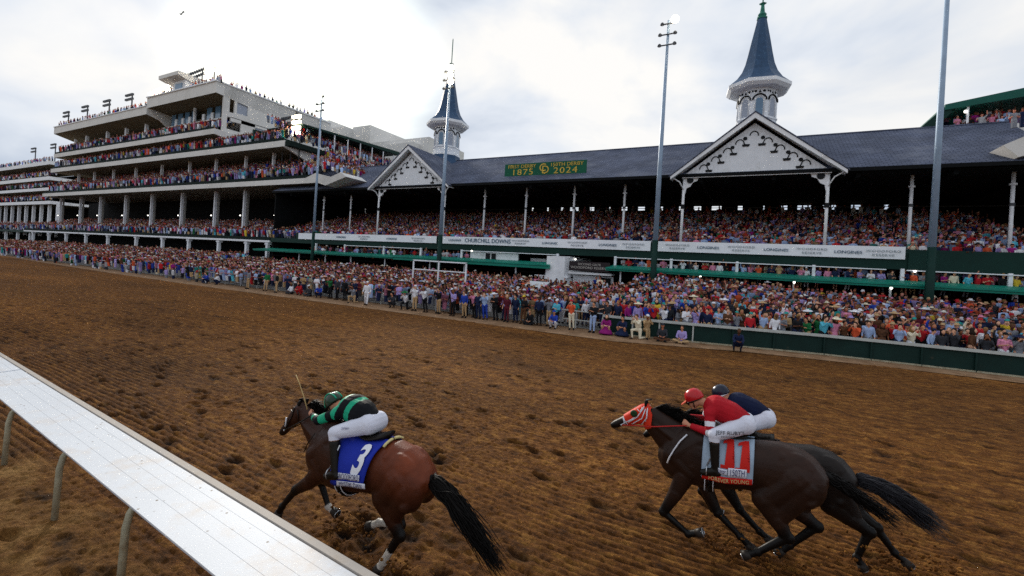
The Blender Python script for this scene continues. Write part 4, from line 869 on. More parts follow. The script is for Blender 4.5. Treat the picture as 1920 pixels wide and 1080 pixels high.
for pose in ('stand', 'phone', 'wave', 'rail', 'walk', 'crouch', 'kneel', 'sit'):
    P, head, hip = person_prims(pose); co, fv = blob(P, 0.0165, 4); vn = vnormals(co, fv); bi, bt = closest(co, P)
    tg = np.array([P[i]['t'] for i in range(len(P))])[bi]; fc_ = co[fv].mean(1)
    ft = np.array([P[i]['t'] for i in range(len(P))])[closest(fc_, P)[0]]
    k = dict(head=head, body=full_mesh('person', co, fv, M['skin']))
    k['top'] = sub_mesh('shirt', co, fv, (ft == 'top') | (ft == 'sleeve'), .010, vn, M['cloth'], None).data
    k['tee'] = sub_mesh('shirt', co, fv, (ft == 'top'), .010, vn, M['pattern'], None).data
    k['bottom'] = sub_mesh('trousers', co, fv, (ft == 'bottom'), .007, vn, M['cloth'], None).data
    k['boot'] = sub_mesh('shoes', co, fv, (ft == 'boot'), .008, vn, M['cloth'], None).data
    # a dress from shoulders to knee
    mb = MB(); hx, hy, hz = hip
    if pose in ('stand', 'phone', 'wave', 'rail'): mb.lathe([(.135, .10), (.15, 0), (.19, -.12), (.23, -.30), (.27, -.46), (.26, -.46)], (0, 0, hz), 16, smooth=True)
    else: mb.lathe([(.16, .12), (.24, 0), (.34, -.16), (.40, -hz+.05)], (0, -.15, hz), 16, smooth=True)
    k['skirt'] = mb.build('skirt', M['cloth']).data
    hx, hy, hz = head
    mb = MB(); mb.ball((0, .018, .030), (.092, .108, .108), 12, 8); k['hair'] = mb
    KIT[pose] = k
for o in list(D.objects):
    if o.name.split('.')[0] in ('shirt', 'trousers', 'shoes', 'skirt') and o.parent is None: D.objects.remove(o)
def hat_mesh(kind):
    mb = MB()
    if kind == 'short': mb.lathe([(.02, .142), (.06, .128), (.088, .085), (.094, .03), (.088, -.01)], (0, .018, 0), 12, smooth=True); m = M['hair']
    elif kind == 'long': mb.lathe([(.02, .142), (.06, .128), (.09, .085), (.097, .0), (.10, -.08), (.11, -.17), (.06, -.20)], (0, .040, 0), 12, smooth=True); m = M['hair']
    elif kind == 'cap':
        mb.lathe([(.02, .145), (.06, .135), (.09, .09), (.096, .04)], (0, .01, 0), 12, smooth=True); mb.prism([(-.07, -.07, .055), (-.05, -.165, .045), (.05, -.165, .045), (.07, -.07, .055)], (0, 0, .012)); m = M['cloth']
    elif kind == 'fedora': mb.lathe([(.02, .16), (.07, .165), (.085, .13), (.095, .065), (.165, .058), (.17, .068), (.098, .075)], (0, .0, 0), 14, smooth=True); m = M['straw']
    elif kind == 'wide': mb.lathe([(.02, .155), (.07, .15), (.09, .11), (.10, .065), (.20, .07), (.27, .03), (.272, .038), (.2, .082), (.1, .078)], (0, .01, 0), 16, smooth=True); m = M['straw']
    else:                                                     # fascinator on swept hair
        mb.lathe([(.02, .142), (.06, .128), (.09, .085), (.097, .0), (.095, -.07)], (0, .028, 0), 12, smooth=True)
        for k in range(7): a = k*.9; mb.tube([(.03, 0, .12), (.05+.05*math.cos(a), .04*math.sin(a), .18+.01*k), (.07+.10*math.cos(a), .09*math.sin(a), .16+.02*k)], [.02, .03, .006], 5)
        m = M['cloth']
    return mb.build('hat' if kind not in ('short', 'long') else 'hair', m).data
HAT = {k: hat_mesh(k) for k in ('short', 'long', 'cap', 'fedora', 'wide', 'fasc')}
for o in list(D.objects):
    if o.name.split('.')[0] in ('hat', 'hair') and o.parent is None: D.objects.remove(o)
mb = MB(); mb.box(-.04, .04, -.012, .0, -.075, .075); PHONE = mb.build('phone', M['black']); PHONE_ME = PHONE.data; D.objects.remove(PHONE)
SKINS = [srgb(q) for q in ('#d9a282', '#c98d6c', '#b9785a', '#8a5638', '#e0ac8e', '#5f3a28')]
COLS = {'white': '#e3e4ea', 'pale blue': '#9fb6dc', 'navy': '#1c2747', 'red': '#b8242c', 'coral orange': '#e0603a', 'pink': '#d98aa8', 'magenta': '#8e1f72', 'lilac': '#a596cf', 'black': '#17181c', 'grey': '#7d8088', 'royal blue': '#2743a6', 'teal': '#2f9a94', 'yellow': '#dfc03c', 'green': '#1f6b3c', 'tan': '#b99a72', 'burgundy': '#5e1c2c', 'cream': '#e4dac0', 'brown': '#5a3b28', 'turquoise': '#58b8cf', 'charcoal': '#33353b'}
def person(x, y, z, yaw, pose, top, bottom, hat, hatcol, label, group=None, skin=None, tee=False, skirt=False, phone=False, scale=1.0, hcol=None):
    k = KIT[pose]; o = D.objects.new('person', k['body']); COL.objects.link(o); o.location = (x, y, z); o.rotation_euler = (random.gauss(.03, .05), random.gauss(0, .045), yaw); o.scale = (scale*random.uniform(.94, 1.08), scale*random.uniform(.95, 1.1), scale)
    o.color = skin or random.choice(SKINS); tag(o, label, 'person', group)
    def ch(name, me, col, loc=(0, 0, 0)):
        c = D.objects.new(name, me); COL.objects.link(c); c.parent = o; c.location = loc; c.color = srgb(col) if isinstance(col, str) else col; return c
    ch('shirt', k['tee'] if tee else k['top'], COLS[top])
    if skirt: ch('skirt', k['skirt'], COLS[bottom])
    else: ch('trousers', k['bottom'], COLS[bottom])
    ch('shoes', k['boot'], random.choice(['#17181c', '#3a2a1e', '#17181c']))
    hc = hcol or random.choice(['#2a1c14', '#15110f', '#5a3d24', '#8c6a3e', '#3b2618'])
    if hat in ('short', 'long'): ch('hair', HAT[hat], hc, k['head'])
    else:
        ch('hat', HAT[hat], COLS[hatcol], k['head'])
        if hat in ('wide', 'cap', 'fedora') and (skirt or random.random() < .3): ch('hair', HAT['long' if skirt else 'short'], hc, (k['head'][0], k['head'][1]+.004, k['head'][2]-.012))
    return o
HATW = {'short': 'short hair', 'long': 'long hair', 'cap': 'cap', 'fedora': 'brimmed hat', 'wide': 'wide hat', 'fasc': 'feathered headpiece'}
POSW = {'stand': 'arms down', 'phone': 'filming with both hands', 'wave': 'one arm raised', 'rail': 'hands together'}
# named people along the path and the foot of the fence: x, y at the feet, pose, yaw, top, bottom, headwear, its colour, label
PEOPLE = [
 (-46.6,24.6,'crouch',.1,'royal blue','navy','short','','person in royal blue crouching at the far path edge under the pipe rail'),
 (-44.9,24.7,'crouch',-.2,'white','navy','cap','white','person in white with a white cap crouching at the far path edge'),
 (-39.8,24.4,'stand',0,'grey','tan','cap','navy','person in grey shirt and tan trousers standing alone on the far path'),
 (-37.4,24.5,'stand',.6,'green','tan','cap','black','person in dark green jacket and tan trousers turned along the path'),
 (-35.7,24.4,'stand',-.4,'black','tan','fedora','white','person in black waistcoat, white hat and tan trousers on the path'),
 (-34.2,24.8,'sit',0,'white','charcoal','short','','person in white sitting on the path right of the black waistcoat'),
 (-33.0,24.8,'crouch',.1,'red','red','long','','person crouching in red beside the path'),
 (-31.9,24.8,'sit',0,'charcoal','charcoal','cap','white','person in charcoal with white cap sitting low by the path'),
 (-30.6,24.7,'crouch',.5,'royal blue','navy','short','','person in royal blue bent low just left of the bright green top'),
 (-29.7,25.0,'phone',.1,'green','black','long','','person in bright green top filming before the pipe rail'),
 (-28.7,24.8,'stand',-.2,'charcoal','black','short','','person in charcoal suit right of the bright green top'),
 (-27.9,24.9,'stand',.1,'black','black','short','','person in black suit two places left of the white suit'),
 (-26.9,25.0,'stand',.0,'navy','navy','fedora','white','person in navy jacket and white hat left of the white suit'),
 (-26.3,24.3,'kneel',.1,'grey','tan','short','','person in grey kneeling left of the white suit'),
 (-24.6,23.9,'walk',.5,'white','white','cap','white','person in all white suit stepping along the path'),
 (-22.4,24.4,'crouch',.1,'charcoal','charcoal','short','','person in charcoal sitting on their heels right of the white suit'),
 (-21.2,24.4,'kneel',0,'white','black','wide','green','person kneeling under a green hat in a white shirt'),
 (-20.3,24.2,'phone',.1,'white','tan','fedora','white','person in white hat, white top and tan trousers filming'),
 (-19.3,24.2,'phone',0,'white','black','short','','bareheaded person in white shirt and black trousers filming'),
 (-18.7,24.8,'rail',0,'royal blue','royal blue','short','','person in royal blue half hidden behind the white shirts'),
 (-18.3,24.3,'phone',-.1,'black','tan','short','','person in black top and tan trousers filming'),
 (-17.6,24.8,'stand',0,'black','brown','cap','white','person in black top and white cap with brown trousers'),
 (-17.0,24.1,'wave',0,'lilac','black','short','','person in lilac jersey with one arm up and black trousers'),
 (-16.5,24.9,'rail',.1,'charcoal','black','cap','black','person in charcoal top and black cap left of the royal blue jacket'),
 (-16.0,24.0,'stand',.1,'royal blue','tan','short','','person in royal blue jacket and tan trousers at the path edge'),
 (-15.6,24.6,'phone',-.3,'pink','black','short','','person in pink shirt filming beside the royal blue jacket'),
 (-15.15,24.35,'stand',0,'navy','navy','short','','person in navy suit left of the pale blue shirt and jeans'),
 (-14.6,24.3,'phone',.3,'pale blue','royal blue','short','','person in pale blue shirt and blue jeans filming at the path'),
 (-14.0,24.6,'rail',0,'black','black','wide','white','person in black under a wide white hat at the path edge'),
 (-13.6,24.9,'stand',0,'lilac','navy','short','','person in lilac shirt and navy trousers left of the burgundy suit'),
 (-13.2,24.5,'stand',.1,'burgundy','burgundy','long','','person in burgundy patterned suit standing tall at the path'),
 (-12.7,24.8,'stand',0,'navy','navy','short','','person in dark navy suit right of the burgundy suit'),
 (-12.1,24.6,'wave',0,'black','brown','cap','yellow','person in black with a yellow cap and one arm up'),
 (-11.6,24.7,'sit',0,'black','black','short','','person in black sitting at the path between two dark suits'),
 (-11.1,24.8,'stand',.1,'navy','black','short','','person in navy jacket and black trousers near the crouching royal blue top'),
 (-10.5,24.9,'phone',0,'grey','tan','cap','white','person in grey and a white cap filming near the orange top'),
 (-10.1,24.9,'rail',0,'turquoise','black','cap','white','person in turquoise with a white cap left of the orange top'),
 (-9.9,24.3,'crouch',0,'royal blue','white','cap','royal blue','person crouching in royal blue and white left of the orange top'),
 (-8.95,24.7,'phone',.2,'coral orange','cream','cap','red','person in bright orange top and cream trousers filming'),
 (-7.7,24.6,'rail',-.2,'black','pale blue','short','','person in black top and pale jeans at the start of the green fence'),
 (-6.9,24.7,'crouch',.1,'magenta','magenta','long','','person crouching in a magenta dress at the green fence'),
 (-6.0,24.8,'crouch',-.1,'navy','navy','short','','person in navy suit squatting right of the magenta dress'),
 (-5.05,24.5,'kneel',-.5,'cream','cream','short','','person in cream suit kneeling at the green fence'),
 (-4.75,25.0,'kneel',.5,'tan','tan','cap','white','person in tan shirt and white cap kneeling behind the cream suit'),
 (-3.9,24.8,'sit',.1,'charcoal','brown','cap','charcoal','person in charcoal beanie sitting against the green fence'),
 (-2.95,25.0,'sit',-.05,'lilac','tan','short','','person in lilac shirt sitting cross-legged against the green fence'),
 (-0.35,25.0,'crouch',.1,'navy','navy','short','','person in navy suit squatting alone in front of the green panels'),
]
NAMED = set()
for (x, y, pose, yw, top, bot, hat, hc, lab) in PEOPLE:
    o = person(x, y, 0.035, yw, pose, top, bot, hat, hc, lab, 'people along the path', tee=(top in ('burgundy',)), skirt=('dress' in lab)); NAMED.add(lab)
# rows of spectators: the largest ones in view, one object each
CN = list(COLS); WT = np.array([5.5, 6, 7, 3, 2.4, 3, 1, 4, 6, 2.5, 2.4, .8, .6, .9, 2.2, 1.8, 1.4, 1.5, 1.0, 4.0]); WT = WT/WT.sum()
HK = ['short', 'long', 'cap', 'fedora', 'wide', 'fasc']; HW = np.array([.44, .16, .14, .12, .09, .05]); pr_ = random.Random(11)
def zone(X, kind):
    if kind == 'mid':
        for lim, t in ((-5.9, 'left of the white rooms'), (-0.9, 'beside the white rooms'), (4.2, 'middle bay'), (9.3, 'bay left of the bare pole'), (99, 'right of the bare pole')):
            if X < lim: return t
    for lim, t in ((-11.0, 'by the stair tower'), (-6.5, 'left of the first green panels'), (-3.5, 'over the magenta dress'), (-1.2, 'over the lilac shirt'), (1.2, 'over the lone squatting suit'), (3.5, 'above the middle green panels'), (6.5, 'under the last banner'), (9.0, 'left of the bare pole'), (99, 'at the right edge')):
        if X < lim: return t
def spawn(x, y, z, kind, row, n=[0]):
    for tr in range(400):
        top = CN[pr_.choices(range(len(CN)), WT)[0]]; hat = pr_.choices(HK, HW)[0]; hc = pr_.choice(['white', 'cream', 'tan', 'black', 'pink', 'red', 'navy', 'lilac']) if hat in ('fedora', 'wide') else pr_.choice(['white', 'navy', 'red', 'black', 'teal', 'pink'])
        pose = pr_.choices(['stand', 'phone', 'wave', 'rail'], [.3, .35, .13, .22])[0]
        h = HATW[hat] if hat in ('short', 'long') else hc+' '+HATW[hat]
        lab = 'person in %s, %s, %s, %s, %s' % (top, h, POSW[pose], row, zone(x, kind))
        if lab not in NAMED and len(lab.replace(',', ' ').split()) <= 16: break
    NAMED.add(lab)
    sk = hat in ('wide', 'long', 'fasc') and pr_.random() < .7
    o = person(x, y, z, pr_.gauss(0.15, .35), pose, top, pr_.choice(['navy', 'black', 'tan', 'grey', 'white']) if not sk else top, hat, hc, lab, 'spectators packed in the stands and behind the fence', tee=pr_.random() < .25, skirt=sk, scale=pr_.uniform(.93, 1.04), skin=SKINS[pr_.choices(range(6), [5, 5, 4, 1.5, 4, 1])[0]])
TAKEN = []
ROWS = [(0.45, 'front row'), (1.05, 'second row'), (1.7, 'third row'), (2.4, 'fourth row'), (3.15, 'fifth row')]
for ri, (dy, rn) in enumerate(ROWS):
    x = -10.2+0.1*ri if ri < 3 else -6.5
    while x < 13.4+ri*.5:
        y = fence_y(x)+dy+pr_.uniform(-.12, .12)+(0.35 if x < -7.5 else 0); spawn(x, y, floor_z(x, y)+(0.05 if ri else 0.12)+ri*.10, 'low', rn); TAKEN.append((x, y)); x += pr_.uniform(.44, .60)
x = -12.6
x = -5.0
while x < 15.5:
    spawn(x, 40.15+pr_.uniform(-.05, .1), 3.2, 'mid', 'above the canopy'); x += pr_.uniform(.42, .75)
print('individuals', len(NAMED))
# ---------------------------------------------------------------- the rest of the crowd: one mass
def tmpl(kind, lod):
    V, F, S = [], [], []
    def ring(c, rx, ry, n): return [(c[0]+rx*math.cos(2*math.pi*k/n+.3), c[1]+ry*math.sin(2*math.pi*k/n+.3), c[2]) for k in range(n)]
    def loft(rs, n, slot, cap=True):
        k0 = len(V)
        for r in rs: V.extend(ring(r[0], r[1], r[2], n))
        for i in range(len(rs)-1):
            for k in range(n): F.append((k0+i*n+k, k0+i*n+(k+1) % n, k0+(i+1)*n+(k+1) % n, k0+(i+1)*n+k)); S.append(slot)
        if cap:
            t = k0+(len(rs)-1)*n
            for k in range(0, n-2, 2): F.append((t, t+k+1, t+k+2, t+(k+3 if k+3 < n else 0))); S.append(slot)
    n = 8 if lod == 0 else 6
    lean = -.03
    loft([((0, 0, .45), .15, .12, 0)[0:3] if False else ((0, 0, .45), .15, .12), ((0, 0, .95), .17, .12)], n, 2, False)
    if lod == 0: loft([((0, 0, .93), .17, .13), ((0, 0, 1.12), .145, .11), ((0, 0, 1.30), .20, .12), ((0, 0, 1.42), .215, .10), ((0, 0, 1.47), .10, .07)], n, 1)
    else: loft([((0, 0, .93), .17, .13), ((0, 0, 1.38), .22, .12), ((0, 0, 1.47), .09, .07)], n, 1)
    if lod == 0: loft([((0, 0, 1.45), .05, .05), ((0, -.02, 1.52), .055, .06), ((0, -.03, 1.58), .075, .09), ((0, -.02, 1.65), .078, .095)], n, 0)
    else: loft([((0, 0, 1.46), .05, .05), ((0, -.03, 1.56), .078, .09), ((0, -.02, 1.66), .08, .095)], n, 0)
    if kind in (0, 3): loft([((0, .012, 1.60), .088, .095), ((0, .012, 1.68), .085, .10), ((0, .01, 1.745), .05, .06)], n, 3)
    elif kind == 1: loft([((0, 0, 1.655), .17, .18), ((0, 0, 1.67), .165, .175), ((0, 0, 1.69), .09, .1), ((0, 0, 1.77), .07, .08)], n, 4)
    elif kind == 2: loft([((0, 0, 1.64), .25, .26), ((0, 0, 1.665), .24, .25), ((0, 0, 1.69), .09, .1), ((0, 0, 1.76), .07, .08)], n, 4)
    else: loft([((0, 0, 1.62), .09, .11), ((0, .0, 1.70), .088, .10), ((0, .0, 1.76), .05, .06)], n, 4)
    if lod == 0 or kind == 3:
        def arm(p, q, w1, w2, slot):
            k0 = len(V); p = np.array(p); q = np.array(q); d = q-p; d /= np.linalg.norm(d); u = np.cross(d, (0, 1, 0.01)); u /= np.linalg.norm(u); w = np.cross(d, u)
            for c, r in ((p, w1), (q, w2)):
                for a in range(4): V.append(tuple(c+u*r*math.cos(a*math.pi/2)+w*r*math.sin(a*math.pi/2)))
            for a in range(4): F.append((k0+a, k0+(a+1) % 4, k0+4+(a+1) % 4, k0+4+a)); S.append(slot)
            F.append((k0+4, k0+5, k0+6, k0+7)); S.append(slot)
        for s in (-1, 1):
            if kind == 0 or kind == 4: arm((s*.2, 0, 1.42), (s*.25, -.06, 1.12), .06, .045, 1); arm((s*.25, -.06, 1.12), (s*.10, -.30, 1.18), .042, .03, 0)
            elif kind in (1,): arm((s*.2, 0, 1.42), (s*.24, -.18, 1.24), .06, .045, 1); arm((s*.24, -.18, 1.24), (s*.07, -.28, 1.60), .042, .035, 0)
            elif kind == 2: arm((s*.2, 0, 1.42), (s*.27, .02, 1.15), .055, .04, 0 if s < 0 else 1); arm((s*.27, .02, 1.15), (s*.22, -.1, .95), .04, .03, 0)
            else: arm((s*.2, 0, 1.42), (s*.28, -.05, 1.62 if s > 0 else 1.2), .06, .045, 1); arm((s*.28, -.05, 1.62 if s > 0 else 1.2), (s*.22, -.12, 1.92 if s > 0 else 1.35), .042, .032, 0)
    return np.array(V, float), np.array(F, int), np.array(S, int)
CL = np.array([srgb(q)[:3] for q in COLS.values()])
SK = np.array([srgb(q)[:3] for q in ('#d9a282', '#c98d6c', '#b9785a', '#8a5638', '#e0ac8e', '#c98d6c')])
HR = np.array([srgb(q)[:3] for q in ('#2a1c14', '#15110f', '#5a3d24', '#8c6a3e', '#3b2618')])
HC = np.array([srgb(q)[:3] for q in ('#e6e3dc', '#e4dac0', '#b99a72', '#23252b', '#d98aa8', '#b8242c', '#e3e4ea', '#e0ac8e')])
spots = [[], []]
def row(x0, x1, step, yf, zf, lod, jit=.12, fill=.97, face=0.0):
    x = x0
    while x < x1:
        x += step*rg.uniform(.8, 1.25)
        if rg.random() > fill: continue
        y = (yf(x) if callable(yf) else yf)+rg.uniform(-jit, jit); z = (zf(x, y) if callable(zf) else zf)
        spots[lod].append((x, y, z, rg.normal(.15+face, .35), rg.uniform(.93, 1.05)))
# apron
for k in range(22):
    for (a, b, lod) in ((-58, 15.5, 0), (-190, -58, 1)):
        def yf(x, k=k): return fence_y(x)+0.42+0.62*k
        for_row = []
        x = a
        while x < b:
            x += (.50 if lod == 0 else .66)*rg.uniform(.8, 1.25)
            y = yf(x)+rg.uniform(-.15, .15)
            if y > 38.2 or (x > -17 and x < -10 and y > 36.4): continue
            if any(abs(x-p[0]) < .42 and abs(y-p[1]) < .42 for p in TAKEN): continue
            if x > -10.5 and k < 5 and x < 13.5+.5*k: continue
            if x > -62 and x < -9 and k < 2 and rg.random() < .0: continue
            spots[lod].append((x, y, floor_z(x, y)+0.02+ (0.05*k if x > -8 else 0.0), rg.normal(.15, .4), rg.uniform(.93, 1.05)))
# people in a loose second line on the left path
for x in np.arange(-150, -47, .55):
    spots[1].append((x+rg.uniform(-.2, .2), fence_y(x)-0.45+rg.uniform(-.3, .1), .03-(0.6 if rg.random() < .35 else 0), rg.normal(.1, .4), 1.0))
for x in np.arange(-46, -17, .50):
    if rg.random() < .95: spots[0].append((x+rg.uniform(-.2, .2), 25.3+rg.uniform(-.2, .15), .03, rg.normal(.1, .4), 1.0))
for x in np.arange(-17, -9.4, .48): spots[0].append((x+rg.uniform(-.1, .1), 25.0+rg.uniform(-.1, .2), .03, rg.normal(.1, .3), 1.0))
# seating deck of the grandstand
for k in range(21):
    y = 40.45+0.80*k; z = 5.1+0.28*(y-40.2)
    row(-60, 17 if k < 20 else 9, .50, y, z+.03, 0 if k < 8 else 1, fill=.98 if k < 12 else .9)
# middle level
for k in range(3): row(-52, -27 if k < 3 else -20, .52, 40.15+.8*k, 3.15, 0, fill=.8)
for k in range(1, 3): row(-5, 17, .55, 40.2+.6*k, 3.2+.12*k, 0, fill=.9)
row(-10.6, -5, .6, 40.15, 3.2, 0, fill=.8)
row(-13, -10.9, .6, 38.9, .5, 0); row(-12.4, -11, .5, 38.2, 1.3, 0)
# clubhouse
for k in range(13): y = 40.4+.75*k; row(-155, -60, .62, y, 5.1+.26*(y-40.2), 1)
for k in range(7): y = 40.4+.8*k; row(-144, -52, .62, y, 13.8+.55*(y-40.2), 1)
for k in range(6): y = 40.4+.8*k; row(-141, -59.5, .62, y, 19.35+.42*(y-40.2), 1)
for k in range(5): y = 40.4+.8*k; row(-139.5, -77.2, .62, y, 22.6+.36*(y-40.2), 1)
row(-28, 14, .62, 57.1, 10.28, 1, fill=.8)
row(-141, -99, .7, 40.6, 28.3, 1); row(-98, -92.5, .7, 40.6, 29.7, 1); row(-86, -77, .7, 40.6, 29.7, 1)
for y in np.arange(41, 61, .8):
    if rg.random() < .85: spots[1].append((-77.0, y, 29.5+rg.uniform(-.1, .2), 1.2, 1))
for y in np.arange(41, 62, .5):
    for q in range(9):
        if rg.random() < .92: spots[1].append((-58.0-.75*q+rg.uniform(-.15, .15), y+rg.uniform(-.15, .15), 19.2+.012*(y-41)+.38*q, 1.2+rg.normal(0, .3), 1))
for y in np.arange(46, 66, .5):
    for q in range(5):
        if rg.random() < .9: spots[1].append((-55.2-.6*q, y, 16.2+.03*(y-46)+.45*q, 1.0+rg.normal(0, .3), 1))
for y in np.arange(41, 52, .6):
    for q in range(8): spots[1].append((-48.2-.8*q, y+rg.uniform(-.2, .2), 13.9+.25*q, 1.0+rg.normal(0, .3), 1))
# far stand
for (zb, n) in ((23.95, 1), (19.85, 3), (16.9, 3), (13.35, 3)):
    for k in range(n): row(-240, -164.5, .8, 46.6+.9*k, zb+.4*k-(.0 if n > 1 else .4), 1)
for k in range(8): y = 43.2+.9*k; row(-230, -156, .8, y, 4.9+.26*(y-43), 1)
# right stand
for k in range(4): row(13.9, 26, .6, 49.4+.8*k, 16.4+.35*k, 0)
for k in range(3): row(15.9, 18.6, .55, 41.5+2*k, 13.3+1.0*k, 0)
VV, FF, CC = [], [], []; base = 0
for lod in (0, 1):
    sp = np.array(spots[lod]); kinds = rg.choice(5, len(sp), p=[.60, .09, .05, .12, .14])
    for kd in range(5):
        V, F, S = tmpl(kd, lod); q = sp[kinds == kd]
        if not len(q): continue
        c, s = np.cos(q[:, 3]), np.sin(q[:, 3]); n = len(q)
        X = (V[None, :, 0]*c[:, None]-V[None, :, 1]*s[:, None])*q[:, 4:5]*rg.uniform(.92, 1.08, (n, 1))+q[:, 0:1]
        Y = (V[None, :, 0]*s[:, None]+V[None, :, 1]*c[:, None])*q[:, 4:5]+q[:, 1:2]; Z = V[None, :, 2]*q[:, 4:5]+q[:, 2:3]; lz = np.maximum(V[None, :, 2]-.5, 0); X = X+rg.normal(0, .075, (n, 1))*lz; Y = Y-np.abs(rg.normal(.03, .09, (n, 1)))*lz; Z = Z-rg.choice([0, 0, 0, .08, .2, -.05], (n, 1))
        VV.append(np.stack([X, Y, Z], -1).reshape(-1, 3)); FF.append((F[None]+np.arange(n)[:, None, None]*len(V)).reshape(-1, 4)+base); base += n*len(V)
        w = WT.copy()
        skin = SK[rg.integers(0, 6, n)]; w = w*np.array([1.5, 1.7, 1, 1.3, 1, 1.2, 1.2, 1.6, .7, 1, 1.3, 1, 1, 1, .5, .8, .8, .3, 1, .6]); w = w/w.sum(); top = CL[rg.choice(len(CL), n, p=w)]*rg.uniform(.8, 1.1, (n, 1)); bot = CL[rg.choice([2, 8, 14, 9, 0, 19], n)]; hair = HR[rg.integers(0, 5, n)]; hat = HC[rg.integers(0, len(HC), n)]
        same = rg.random(n) < .35; bot[same] = top[same]
        dk_ = rg.uniform(.35, 1.3, (n, 1)); skin = skin*np.array([.92, .72, .80])*rg.uniform(.5, 1.15, (n, 1)); top = top*dk_; pal = np.stack([skin, top, bot, hair*.6, hat*.85], 1); CC.append(pal[:, S].reshape(-1, 3))
VV = np.concatenate(VV); FF = np.concatenate(FF); CC = np.concatenate(CC)
me = np_mesh('crowd', VV, FF, smooth=False)
at = me.attributes.new('shade', 'FLOAT_COLOR', 'FACE'); at.data.foreach_set('color', np.concatenate([CC, np.ones((len(CC), 1))], 1).astype(np.float32).ravel())
M['crowd'] = mat('crowd_clothes', srgb('#888888'), 0.85, 0.1, 3, attr='shade'); me.materials.append(M['crowd'])
cw = D.objects.new('crowd', me); COL.objects.link(cw)
tag(cw, 'dense mass of race spectators filling the apron, balconies and seating decks', 'crowd', kind='stuff')
print('crowd people', len(spots[0]), len(spots[1]), 'faces', len(FF))
# ================================================================ horses
def closest3(co, prims):
    best = np.full(len(co), 1e9); bi = np.zeros(len(co), int); bt = np.zeros(len(co))
    for i, p in enumerate(prims):
        if p['k'] == 'cone':
            a, b = np.array(p['a'], float), np.array(p['b'], float); ab = b-a; t = np.clip(((co-a)@ab)/max(ab@ab, 1e-9), 0, 1); d = np.linalg.norm(co-(a+t[:, None]*ab), axis=1)-(p['ra']+(p['rb']-p['ra'])*t)
        elif p['k'] == 'ell': c = np.array(p['c'], float); d = (np.linalg.norm((co-c)/np.array(p['r']), axis=1)-1)*min(p['r']); t = np.zeros(len(co))
        else: continue
        d = d+p.get('bias', 0); w = d < best; best[w] = d[w]; bi[w] = i; bt[w] = t[w]
    return bi, bt, best
PROF = [(0.0, 1.14, 1.02, .07), (.05, 1.22, .92, .14), (.15, 1.33, .82, .19), (.32, 1.40, .77, .235), (.5, 1.43, .77, .255), (.68, 1.40, .79, .25), (.90, 1.365, .765, .272), (1.12, 1.37, .70, .288), (1.34, 1.43, .66, .27), (1.48, 1.455, .65, .25), (1.62, 1.41, .655, .23), (1.76, 1.30, .69, .195), (1.87, 1.16, .76, .14), (1.95, 1.02, .88, .06)]
EX = .86
def section(H, x):
    d = np.interp((H['bx']-x)/H['sl'], [p[0] for p in PROF], range(len(PROF))); i = min(int(d), len(PROF)-2); f = d-i
    zt, zb, hw = [PROF[i][k]*(1-f)+PROF[i+1][k]*f for k in (1, 2, 3)]; return zt+H['dz'], zb+H['dz'], hw*H.get('ws', 1)
def skin_pt(H, x, an, off, side=-1):
    zt, zb, hw = section(H, x); zm = zb+(zt-zb)*.47; ca, sa = math.cos(an), math.sin(an)
    cc = abs(ca)**EX; ss = math.copysign(abs(sa)**EX, sa); r = (zt-zm) if ss > 0 else (zm-zb)
    n = Vector((0, side*ca/max(hw, .01), sa/max(r, .01))); n.normalize()
    return Vector((x, H['y']+side*cc*hw, zm+ss*r))+n*off
M['coat'] = mat('horse_coat', srgb('#553020'), 0.46, 0.24, 7, 0.16, 55, attr='coat', spec=0.22, dirt=(srgb('#5c3d20'), 28, 0.66, 0.74))
M['mane'] = mat('dark_horsehair', srgb('#0b0807'), 0.6, 0.4, 20, spec=0.12)
M['maneg'] = mat('greyish_horsehair', srgb('#232227'), 0.5, 0.5, 12)
M['hoof'] = mat('hoof_horn', srgb('#2c2622'), 0.5, 0.3, 20)
M['shoe'] = mat('horseshoe_metal', srgb('#b9bcc0'), 0.35, 0.1, 20, metal=0.8)
M['leather'] = mat('black_leather', srgb('#17130f'), 0.4, 0.2, 20)
M['whitestrap'] = mat('white_strap', srgb('#d9dbe2'), 0.5, 0.06, 10)
M['eye'] = mat('dark_eye', srgb('#0a0807'), 0.1, 0, 5)
